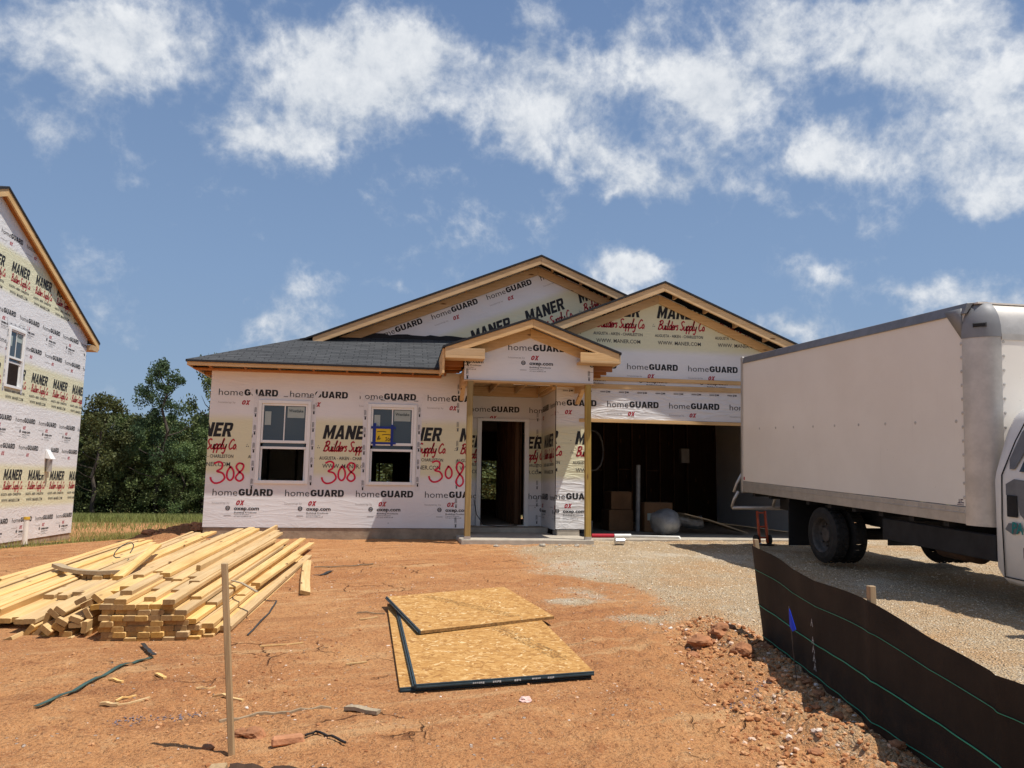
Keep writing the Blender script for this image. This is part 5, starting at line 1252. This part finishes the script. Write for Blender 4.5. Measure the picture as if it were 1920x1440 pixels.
mill_print(so, L, (-.18, .60), (.06, -.62), 3, 6)

# ------------------------------------------------------------------ silt fences, stakes, flag
def fence_pt(t):
    i = min(int(t), len(FENCE)-2); f = t-i; a, b_ = FENCE[i], FENCE[i+1]
    return [a[k]*(1-f)+b_[k]*f for k in range(3)]
sf = empty('silt_fence', (2.4, 3.7, .35), 'black fabric silt fence with green threads curving along the right foreground beside the gravel drive', 'fence')
b = MB(); grid = []
NT_ = 90; MV = 14
for k in range(NT_+1):
    t = 1+(len(FENCE)-2)*k/NT_; x, y, h = fence_pt(t); colm = []; gs_ = .30+.0175*y
    st = min(abs(y-s) for s in (5.62, 3.70, 2.66, 1.2)); sag = .035*min(1, st/.75)**2
    for j in range(MV+1):
        f = j/MV; zz = gs_-.10+(h+.10-sag)*f
        colm.append((x-.085*f*math.exp(-((y-5.62)/.35)**2)+.010*math.sin(y*3.1+f*2.2)*(1-.3*f)+.015*(1-f)-.012*math.exp(-((y-2.66)/.03)**2)-.010*math.exp(-((y-3.70)/.035)**2)+.006*math.sin(y*21+f*9)*(1-f)**2, y, zz))
    grid.append(colm)
for k in range(NT_):
    for j in range(MV): b.face([grid[k][j], grid[k][j+1], grid[k+1][j+1], grid[k+1][j]])
fb_ = hold(b.build('fabric', 'fabric', smooth=True), sf)
bm = bmesh.new(); bm.from_mesh(fb_.data); bmesh.ops.remove_doubles(bm, verts=bm.verts, dist=1e-5); bm.to_mesh(fb_.data); bm.free()
for f, r_ in ((.79, .0016), (.47, .0031), (.20, .0026)):
    b = MB(); j = f*MV; j0 = int(j); fr_ = j-j0
    b.tube([tuple(Vector(grid[k][j0])*(1-fr_)+Vector(grid[k][j0+1])*fr_+Vector((-.006, 0, 0))) for k in range(NT_+1)], r_, 5); hold(b.build('green_thread', 'green_line', smooth=True), sf)
for (x, y, h, ln) in ((2.80, 5.65, .745, -.085), (2.39, 3.70, .70, 0), (2.02, 1.5, .66, 0)):
    b = MB(); z0 = gz(x, y); b.hexa([(x-.017,y-.017,z0-.1),(x+.017,y-.017,z0-.1),(x+.017,y+.017,z0-.1),(x-.017,y+.017,z0-.1)], [(x+ln-.017,y-.017,z0+h),(x+ln+.017,y-.017,z0+h),(x+ln+.017,y+.017,z0+h),(x+ln-.017,y+.017,z0+h)]); hold(b.build('stake', 'stake', bevel=.003), sf)
b = MB()
for t0, fs, mk in ((2.62, (.30, .38, .47, .56, .66), 'SFA'), (5.9, (.25, .36), 'AA')):
    for n_, f in enumerate(fs):
        kk = int((t0-1)/(len(FENCE)-2)*NT_); c0 = Vector(grid[kk][int(f*MV)]); c1 = Vector(grid[kk+1][int(f*MV)]); ud = (c1-c0).normalized()
        for T in ribbon([(-.018,-.012),(.018,0),(-.018,.012)], .006, 1)+(ribbon([(.0,-.006),(.0,.006)], .005, 1)): b.face([tuple(c0+ud*(q_[1]*1.3)+Vector((-.016, 0, q_[0]*1.2))) for q_ in T])
hold(b.build('stencil_marks', 'edge_text'), sf)
# the other fence: a slumped strip at the very front
s2 = empty('silt_fence', (-.5, 3.7, .35), 'black silt fence fabric slumped on the dirt at the foot of the tall stake', 'fence')
b = MB(); g2 = []
for k in range(25):
    f = k/24; x = -.655+.75*f; y = 3.575-.13*f; zz = gz(x, y)-.012; g2.append([(x, y+.02, zz+.012), (x, y, zz+.028-.02*f+.004*math.sin(k)), (x+.01, y-.10, zz+.012), (x+.02, y-.35, zz-.02), (x+.03, y-.6, zz-.05)])
for A, B_ in zip(g2, g2[1:]):
    for k in range(4): b.face([A[k], B_[k], B_[k+1], A[k+1]])
hold(b.build('fabric', 'fabric', smooth=True), s2)
b = MB(); b.hexa([(-.735,3.49,.30),(-.66,3.50,.30),(-.66,3.58,.30),(-.735,3.57,.30)], [(-.73,3.495,.372),(-.665,3.505,.372),(-.665,3.575,.372),(-.73,3.565,.372)]); hold(b.build('stake', 'stake', bevel=.004), s2)
b = MB(); b.hexa([(-.687,3.737,.25),(-.661,3.737,.25),(-.661,3.765,.25),(-.687,3.765,.25)], [(-.775,3.737,1.176),(-.749,3.737,1.176),(-.749,3.765,1.176),(-.775,3.765,1.176)])
tag(b.build('wooden_stake', 'stake', bevel=.003), 'tall thin square wooden stake standing in the dirt in front of the lumber pile', 'stake')
fl = empty('marker_flag', (2.35, 4.45, gz(2.35, 4.45)), 'small blue marker flag on a wire in front of the black silt fence', 'flag')
z0 = gz(2.38, 4.5); b = MB(); b.tube([(2.40,4.50,z0),(2.37,4.48,z0+.22),(2.342,4.46,z0+.44)], .003, 5); hold(b.build('wire', 'rim'), fl)
b = MB(); P1 = [(2.343,4.462,z0+.435),(2.347,4.45,z0+.41),(2.362,4.42,z0+.315),(2.352,4.44,z0+.30),(2.347,4.465,z0+.325)]
b.prism(P1, (.004, .003, 0)); hold(b.build('flag', 'flag_blue'), fl)
# spray marks on the ground: thin sheets following the dirt
for nm, pts in (('spray_mark', [(-1.33,4.20),(-1.15,4.26),(-.93,4.30)]), ('spray_mark', [(1.80,4.22),(1.98,4.25),(2.12,4.42),(2.25,4.62)])):
    b = MB(); rr = random.Random(len(pts))
    for k in range(130):
        t = rr.random()*(len(pts)-1.001); i = int(t); f = t-i; x = pts[i][0]*(1-f)+pts[i+1][0]*f+rr.gauss(0, .022); y = pts[i][1]*(1-f)+pts[i+1][1]*f+rr.gauss(0, .03); r_ = rr.uniform(.002, .008); a = rr.random()*6
        b.face([(x+r_*math.cos(a+q_*1.57), y+r_*math.sin(a+q_*1.57), gz(x+r_*math.cos(a+q_*1.57), y+r_*math.sin(a+q_*1.57))+.004) for q_ in range(4)])
    tag(b.build('spray_mark', 'mark_blue' if 'mark_blue' in M else M.setdefault('mark_blue', plain('blue_grey_marking_paint', (.17, .13, .14), .9, .2, 30))), 'smear of blue grey marking paint on the dirt', kind='stuff')

# ------------------------------------------------------------------ bits and pieces on the ground
def strip(name, pts, w_, m, label, cat, h=.004, sub=5, lift=.004, group=None):
    out = []
    for k in range(len(pts)-1):
        for t in range(sub): f = t/sub; x = pts[k][0]*(1-f)+pts[k+1][0]*f; y = pts[k][1]*(1-f)+pts[k+1][1]*f; out.append((x, y, gz(x, y)+lift+.004*math.sin(len(out)*1.7)))
    x, y = pts[-1][:2]; out.append((x, y, gz(x, y)+lift)); return bent(out, w_, h, name, m, label, cat, group)
strip('binding_strap', [(-1.79,4.45),(-1.67,4.93),(-1.60,5.25),(-1.52,5.43)], .024, 'strap', 'long green binding strap lying on the dirt in front of the lumber', 'strap', lift=.012)
strip('binding_strap', [(-1.50,5.43),(-1.60,5.62),(-1.70,5.85)], .026, 'strap_dark', 'dark kinked strap end leading under the front of the lumber pile', 'strap', lift=.02)
strip('binding_strap', [(-.95,9.81),(-.6,9.87),(-.25,9.95)], .030, 'strap', 'straight green strap on the dirt between the lumber and the porch', 'strap', lift=.01)
strip('binding_strap', [(-1.22,7.62),(-1.05,7.52),(-1.03,7.0),(-1.05,6.13)], .014, 'strap_dark', 'thin dark strap curving over the dirt right of the lumber pile', 'strap', lift=.008)
strip('binding_strap', [(-.88,9.2),(-.72,9.5)], .05, 'strap_dark', 'short grey scrap of strap near the leaning plank', 'strap', lift=.01)
def stick(x0, y0, x1, y1, w_, h, m, label, cat='wood scrap', lift=.002, group=None):
    return strip('wood_scrap', [(x0, y0), (x1, y1)], w_, m, label, cat, h, 3, lift, group)
stick(-.96,4.64,-.78,4.52,.020,.012,'board','thin pale stick lying behind the tall stake')
stick(-1.60,4.93,-1.51,4.88,.018,.010,'board','small pale splinter near the long green strap')
stick(-1.37,5.02,-1.30,4.95,.022,.010,'board','stubby wood chip behind the other splinters')
stick(-1.49,4.49,-1.40,4.47,.022,.014,'board','left stick of the little triangle of splinters')
stick(-1.40,4.46,-1.27,4.57,.014,.010,'board','right stick of the little triangle of splinters')
stick(-1.43,4.53,-1.36,4.63,.012,.008,'board','short splinter leaning across the triangle of splinters')
stick(-1.07,4.72,-.98,4.78,.010,.008,'board','tiny splinter left of the tall stake')
stick(-.22,4.30,-.05,4.20,.045,.018,'grey_wood','grey weathered wood offcut lying alone on the clay')
stick(-.90,5.75,-.62,5.86,.010,.008,'board','slim splinter on open clay right of the tall stake')
stick(-.30,6.95,-.06,6.90,.012,.010,'stake','brown twig pointing at the left edge of the strand board stack')
stick(-.26,6.62,-.12,6.75,.012,.008,'board','pale splinter beside the left edge of the strand board stack')
stick(-.28,5.25,-.15,5.28,.012,.008,'board','pale splinter on the clay left of the front sheet')
strip('root', [(-.83,4.18),(-.66,4.26),(-.5,4.27),(-.30,4.33)], .016, 'stake', 'long thin brown root half buried in the clay', 'root', .012, 4, -.003)
strip('wire_scrap', [(-.38,3.87),(-.34,3.93),(-.26,3.85),(-.19,3.77)], .010, 'black_hose', 'short dark bent wire beside the broken clay block', 'wire', .008, 4, .01)
def rock(x, y, r, m, label, cat, name='clod', sq=.6, seed=0, group=None):
    bm = bmesh.new(); bmesh.ops.create_icosphere(bm, subdivisions=3, radius=1)
    for v in bm.verts:
        p = v.co.copy(); k = 1+.35*mnoise.noise(p*1.4+Vector((seed*3.1, 0, 0)))+.18*mnoise.noise(p*3.5+Vector((0, seed*2.3, 0)))+.07*mnoise.noise(p*9)
        v.co = p*k*r; v.co.z *= sq
    me = bpy.data.meshes.new(name); bm.to_mesh(me); bm.free(); me.materials.append(M[m]); o = bpy.data.objects.new(name, me); C.objects.link(o); o.location = (x, y, gz(x, y)+r*sq*.35); o.rotation_euler = (0, 0, seed*1.3)
    return tag(o, label, cat, group)
rock(-.62,3.95,.050,'clod','rough clay clod just right of the tall stake','clod',seed=1); rock(-.69,3.98,.034,'clod','smaller clay clod touching the tall stake','clod',seed=2)
rock(-.80,3.82,.030,'clod','small clay clod left of the tall stake','clod',seed=3)
b = MB(); b.hexa([(-.52,3.79,.355),(-.375,3.835,.355),(-.39,3.885,.355),(-.53,3.84,.355)], [(-.52,3.795,.395),(-.385,3.835,.392),(-.395,3.875,.395),(-.525,3.835,.395)]); tag(b.build('clay_block', 'brick', bevel=.008), 'broken oblong block of hard orange clay', 'clay block')
rock(.737,4.364,.036,'paper_pink','crumpled pale pink scrap on the clay in front of the sheets','paper','paper_scrap',.45,4)
for i, (x, y, r_, lb) in enumerate([(2.20,5.50,.085,'big dark clay clod leftmost in front of the silt fence'),(2.42,5.62,.10,'biggest clay clod at the far end of the silt fence'),(2.36,5.15,.075,'reddish clay clod below the biggest clod'),(2.58,5.30,.06,'clay clod against the silt fence foot'),(2.05,5.25,.045,'small clay clod lowest of the cluster'),(2.52,5.75,.06,'clay clod tucked behind the biggest clod')]):
    rock(x, y, r_, 'clod', lb, 'clod', seed=10+i)
rr = random.Random(21)
for i in range(26):
    y = rr.uniform(2.9, 5.6); fx_ = float(np.interp(y, [p[1] for p in FENCE[::-1]], [p[0] for p in FENCE[::-1]])); rock(fx_-rr.uniform(.05, .5)**1.1, y, rr.uniform(.012, .038), 'clod', 'small crumbly clay clod in the loose dirt along the silt fence', 'clod', seed=30+i, group='clods along the silt fence')
for i in range(12): rock(rr.uniform(-4.15, -3.3), rr.uniform(13.6, 14.6), rr.uniform(.05, .11), 'clod', 'clay lump on the spoil heap behind the lumber', 'clod', seed=70+i, group='lumps of the spoil heap')
for i in range(10):
    x = rr.uniform(1.0, 3.2); rock(x, 12.3-rr.random()*.2, rr.uniform(.02, .05), 'concrete', 'lump of spilled concrete at the foot of the porch slab', 'rubble', 'rubble', seed=90+i, group='rubble at the porch')
can = empty('tin_can', (3.62, 12.4, gz(3.62, 12.4)), 'small silvery tin can lying on the gravel below the garage slab', 'can')
b = MB(); z0 = gz(3.62, 12.4)+.055; b.tube([(3.54,12.4,z0),(3.545,12.4,z0),(3.695,12.42,z0),(3.70,12.42,z0)], .055, 14, rr=[.05,.056,.056,.05]); hold(b.build('can', 'can'), can)
rock(6.1, 12.55, .05, 'vinyl', 'white paper scrap lying on the shaded gravel behind the truck', 'paper', 'paper_scrap', .4, 95)

# ------------------------------------------------------------------ things in and before the garage
b = MB()
bm = bmesh.new(); bmesh.ops.create_uvsphere(bm, u_segments=40, v_segments=22, radius=1)
for v in bm.verts:
    p = v.co; an = math.atan2(p.x, p.z); pl_ = .035*math.sin(an*13+p.y*5+2*mnoise.noise(p*2))*max(0., 1-abs(p.y))**.3+.16*mnoise.noise(p*1.7+Vector((3, 1, 0)))+.05*mnoise.noise(p*5); k = 1+pl_; e = abs(p.y)**3
    v.co = Vector((p.x*.27*k*(1-.1*e), p.y*.40, p.z*.25*k*(1-.1*e)))
    if p.y < -.8: v.co.y += .06*(-.8-p.y)/.2*1.4
me = bpy.data.meshes.new('insulation_bag'); bm.to_mesh(me); bm.free(); me.materials.append(M['poly'])
o = bpy.data.objects.new('insulation_bag', me); C.objects.link(o); o.location = (5.07, 14.3, .872); me.polygons.foreach_set('use_smooth', [True]*len(me.polygons)); tag(o, 'round bulging grey plastic bag on the garage floor near its front', 'bag')
b = MB(); b.tube([(4.89,15.45,.63),(4.92,15.48,1.98)], .045, 12); tag(b.build('duct_pipe', 'poly', smooth=False), 'tall white pipe standing upright in the dark garage', 'pipe')  # white pipe coloured grey: the garage's dimness is put into its colour
def carton(x0, x1, y0, y1, z0, z1, label):
    e = empty('cardboard_box', ((x0+x1)/2, (y0+y1)/2, z0), label, 'box'); b = MB(); b.box(x0,x1,y0,y1,z0,z1); hold(b.build('carton', 'cardboard', bevel=.006), e)
    b = MB(); b.box(x0+.001,x1-.001,(y0+y1)/2-.03,(y0+y1)/2+.03,z1,z1+.003); hold(b.build('packing_tape', 'grey_wood'), e); return e
carton(4.42,4.86,15.75,16.3,1.06,1.43,'brown cardboard box on top of a larger box beside the white pipe in the garage')
carton(4.36,4.88,15.7,16.3,.63,1.055,'larger brown cardboard box under another, left of the white pipe')
cb = carton(5.02,5.62,15.4,16.0,.63,1.22,'wide cardboard box with pale label right of the white pipe'); b = MB(); b.box(5.08,5.26,15.394,15.398,.86,1.0); hold(b.build('paper_label', 'sticker'), cb)
bent([(5.55,15.0,1.02),(6.1,15.0,.90),(6.85,14.9,.66)], .9, .02, 'leaning_panel', 'grey_wood', 'long panel sloping down to the garage floor behind the bag', 'panel')
b = MB(); pts = [(5.55+.1*k, 15.3-.03*k, .86+.03*math.sin(k)) for k in range(7)]; b.tube(pts, .13, 14, rr=[.125+.012*(k % 2) for k in range(7)]); tag(b.build('foil_duct', 'foil', smooth=False), 'crinkled foil duct lying behind the grey bag', 'duct')
b = MB(); b.tube([(3.46,13.60,.665),(3.86,13.60,.665)], .035, 10); tag(b.build('sealant_tube', 'red_ink'), 'red tube lying on the edge of the garage slab', 'tube')
b = MB(); b.tube([(3.87,13.60,.665),(4.18,13.62,.665)], .034, 10); tag(b.build('sealant_tube', 'vinyl'), 'white tube lying end to end with the red tube on the slab', 'tube')
b = MB(); b.tube([(4.2,13.66,.655),(5.0,13.45,.655),(5.03,13.44,.655)], .022, 8); b.tube([(5.02,13.44,.655),(5.03,13.41,.60)], .02, 8); tag(b.build('plastic_pipe', 'white_pvc', smooth=True), 'long thin white pipe lying along the garage slab edge', 'pipe')
b = MB(); b.tube([(3.7,15.0,.63),(3.7,15.0,.86)], .14, 14, rr=[.12,.14]); tag(b.build('bucket', 'poly'), 'clear plastic bucket on the garage floor left of the boxes', 'bucket')
b = MB(); b.tube([(3.62+.22*math.cos(a*.42), 14.2+.05*math.sin(a*.9), 2.2+.38*math.sin(a*.42)) for a in range(34)], .014, 6); tag(b.build('cable_coil', 'rim', smooth=True), 'coil of cable hanging high on the left of the garage', 'cable')
b = MB(); b.box(7.2,7.42,19.05,19.25,2.15,2.52); tag(b.build('electric_panel', 'galv', bevel=.01), 'grey metal electric panel box on the garage back wall', 'electric panel')
dt = empty('hand_truck', (6.03, 12.35, gz(6.03, 12.35)), 'orange steel hand truck leaning behind the truck mud flap', 'hand truck')
z0 = gz(6.03, 12.35); b = MB()
for x in (5.96, 6.10): b.tube([(x, 12.25, z0+.05), (x+.09, 12.5, z0+.55)], .022, 8)
for f in (.15, .5, .95): b.tube([(5.96+.09*f, 12.25+.25*f, z0+.05+.5*f), (6.10+.09*f, 12.25+.25*f, z0+.05+.5*f)], .016, 6)
hold(b.build('frame', 'orange_steel', smooth=True), dt)
b = MB(); b.box(5.94, 6.14, 12.1, 12.25, z0+.01, z0+.03); hold(b.build('toe_plate', 'chassis'), dt)
for x in (5.92, 6.15):
    b = MB(); b.tube([(x-.018, 12.30, z0+.09), (x+.018, 12.30, z0+.09)], .085, 14); hold(b.build('wheel', 'black_rubber'), dt)

# ------------------------------------------------------------------ trees behind, grass
def crown_mesh(kind, seed):
    r = random.Random(seed); V_, F_ = [], []
    def leafs(c, rad, n, sz):
        for _ in range(n):
            d_ = Vector((r.gauss(0, 1), r.gauss(0, 1), r.gauss(0, .8))); d_ = d_.normalized()*rad*(r.random()**.45); p = c+d_
            a = Vector((r.gauss(0, 1), r.gauss(0, 1), r.gauss(0, .6))).normalized(); b2 = a.orthogonal().normalized(); b2 = (Matrix.Rotation(r.random()*6.28, 3, a) @ b2); c2 = a.cross(b2); s1, s2 = sz*r.uniform(.6, 1.3), sz*r.uniform(.35, .7); i = len(V_)
            V_.extend([tuple(p-b2*s1), tuple(p+c2*s2), tuple(p+b2*s1), tuple(p-c2*s2)]); F_.append((i, i+1, i+2, i+3))
    if kind == 'pine':
        for k in range(40):
            z = .36+.62*(k/39)**.85; rad = (.03+.30*math.sin(min(1, (1.05-z)/.55)*math.pi*.62))*.60*r.uniform(.35, 1.3); an = r.random()*6.28
            leafs(Vector((rad*math.cos(an), rad*math.sin(an), z)), .03+.035*r.random(), 210, .0085)
    elif kind == 'broad':
        for k in range(46):
            z = r.uniform(.12, 1.0); prof_ = .34*math.sin(math.pi*min(1, max(.05, (z*.86+.12)))**.8)+.05; an = r.random()*6.28; rad = prof_*r.uniform(.35, 1.)
            leafs(Vector((rad*math.cos(an), rad*math.sin(an), z*.96)), r.uniform(.05, .10), 150, .0125)
    else:
        for k in range(30):
            z = r.uniform(.03, 1.); rad = .20*(1.05-z)+.02; an = r.random()*6.28
            leafs(Vector((rad*math.cos(an)*r.uniform(.5, 1), rad*math.sin(an)*r.uniform(.5, 1), z)), .055*(1.2-z)+.02, 150, .011)
    me = bpy.data.meshes.new('crown'); me.from_pydata(V_, [], F_); me.materials.append(M['needle' if kind != 'broad' else 'leaf']); me.update(); return me
def trunk_mesh(kind, seed):
    r = random.Random(seed); b = MB(); top = .97 if kind != 'broad' else .8
    pts = [(0, 0, -.03)]+[(r.gauss(0, .006)*k, r.gauss(0, .006)*k, top*k/7) for k in range(1, 8)]
    b.tube(pts, .01, 8, rr=[.016*(1-.85*k/7)+.002 for k in range(8)])
    for k in range(12):
        z = r.uniform(.25, .9)*top; an = r.random()*6.28; L = .16*(1.1-z)+.05; i = min(6, int(z/top*7)); p = Vector(pts[i+1]).lerp(Vector(pts[i]), .4); p.z = z
        b.tube([tuple(p), tuple(p+Vector((L*.6*math.cos(an), L*.6*math.sin(an), .03))), tuple(p+Vector((L*1.2*math.cos(an), L*1.2*math.sin(an), .09)))], .003, 5, rr=[.004, .003, .001])
    me = bpy.data.meshes.new('trunk'); me.from_pydata(b.v, [], b.f); me.materials.append(M['bark']); me.update(); return me
CR = {k: [crown_mesh(k, s) for s in (1, 2, 3)] for k in ('pine', 'broad', 'cone')}; TK = {k: [trunk_mesh(k, s) for s in (1, 2)] for k in CR}
nt_ = [0]
def tree(kind, x, y, h, wide=1., label='', group=None, var=None):
    nt_[0] += 1; i = nt_[0] if var is None else var
    o = empty({'pine': 'pine_tree', 'broad': 'broadleaf_tree', 'cone': 'evergreen_tree'}[kind], (x, y, gz(x, y)-.05), label, 'tree', group, (0, 0, nt_[0]*2.1)); o.scale = (h*wide, h*wide, h)
    for nm, me in (('trunk', TK[kind][i % 2]), ('crown', CR[kind][i % 3])):
        q_ = bpy.data.objects.new(nm, me); C.objects.link(q_); q_.parent = o
    return o
tree('pine', -16.2, 56.5, 11.0, .95, 'tall dark pine standing high above the other trees, bare lower trunk', None, 0)
tree('broad', -20.0, 56, 8.6, 1.05, 'light green tree with pale trunk at the front of the wood', None, 1)
tree('broad', -14.4, 62, 12.2, .7, 'tall loose leafy tree half hidden behind the house corner', None, 2)
r5 = random.Random(33)
LD, GD = 'dark green broadleaf tree in the dense wood behind the grass', 'broadleaf trees of the wood'
LC, GC = 'narrow dark evergreen in the dense wood behind the grass', 'evergreens of the wood'
for row, (yy_, n_, h0, h1) in enumerate(((57.5, 15, 5.0, 6.6), (61, 15, 6.4, 7.9), (66, 15, 7.2, 8.6))):
    for k in range(n_):
        x = -27+k*1.05+r5.uniform(-.4, .4)+row*.3; kd = 'cone' if (k*7+row*3) % 5 == 0 else 'broad'; hh = r5.uniform(h0, h1)
        tree(kd, x, yy_+r5.uniform(-1.2, 1.2), hh*(.95 if kd == 'cone' else 1), 1.1 if kd == 'broad' else 1.15, LC if kd == 'cone' else LD, GC if kd == 'cone' else GD)
for k in range(10): tree('broad', -40+k*1.4 if k < 6 else -11+(k-6)*1.5, 62+r5.uniform(-2, 2), r5.uniform(6.5, 8.5), 1.1, LD, GD)
for k in range(6): tree('broad', -1.5+k*1.5, 36+r5.uniform(-1, 1), r5.uniform(4.2, 4.8), 1.7, LD, GD)
for k in range(6): tree('broad', -1.9+k*1.5, 40+r5.uniform(-1, 1), r5.uniform(4.8, 5.4), 1.8, LD, GD)
# undergrowth at the foot of the wood and the strip of grass
V_, F_ = [], []; r6 = random.Random(5)
for k in range(30000):
    x = r6.uniform(-29, -9); y = 54.5+r6.random()**.8*14; z = gz_fast = float(base_g(np.array([x]), np.array([y]))[0])+r6.random()**2.2*2.6
    a = r6.random()*6.28; s_ = r6.uniform(.03, .085); tz = r6.uniform(-.6, .9)*s_; i = len(V_); cx_, sy_ = math.cos(a)*s_, math.sin(a)*s_
    V_ += [(x-cx_, y-sy_, z), (x+sy_*.5, y-cx_*.5, z+s_*.6), (x+cx_, y+sy_, z+tz), (x-sy_*.5, y+cx_*.5, z-s_*.5)]; F_.append((i, i+1, i+2, i+3))
me = bpy.data.meshes.new('undergrowth'); me.from_pydata(V_, [], F_); me.materials.append(M['leaf']); me.update(); o = bpy.data.objects.new('undergrowth', me); C.objects.link(o); tag(o, 'dark leafy undergrowth at the foot of the wood', kind='stuff')
V_, F_ = [], []
def blade(x, y, h, wd):
    a = r6.random()*6.28; z = gz(x, y) if y < 30 else float(base_g(np.array([x]), np.array([y]))[0]); lx, ly = r6.gauss(0, .3)*h, r6.gauss(0, .3)*h; c, s = math.cos(a)*wd, math.sin(a)*wd; i = len(V_)
    V_.extend([(x-c, y-s, z-.02), (x+c, y+s, z-.02), (x+lx*.5+c*.6, y+ly*.5+s*.6, z+h*.6), (x+lx, y+ly, z+h), (x+lx*.5-c*.6, y+ly*.5-s*.6, z+h*.6)]); F_.append((i, i+1, i+2, i+3, i+4))
for k in range(24000): blade(r6.uniform(-27, -9), 47+r6.random()**.7*9, r6.uniform(.2, .55), .022)
for k in range(1500): blade(r6.gauss(-12, 3.5), 30+r6.random()*14, r6.uniform(.1, .3), .015)
for cx_, cy_, sx_, sy_, n_ in ((-5.3, 16.3, .7, .35, 650), (-6.9, 15.6, .9, .3, 500), (-8.6, 23.5, 1.5, .7, 900), (-6.0, 20.0, 1.0, .6, 500), (-9.5, 27, 1.5, 1., 900)):
    for k in range(n_): blade(r6.gauss(cx_, sx_), r6.gauss(cy_, sy_), r6.uniform(.04, .16), .006)
me = bpy.data.meshes.new('grass'); me.from_pydata(V_, [], F_); me.materials.append(M['grass']); me.update(); o = bpy.data.objects.new('grass', me); C.objects.link(o); tag(o, 'tall yellow green grass before the wood', kind='stuff')
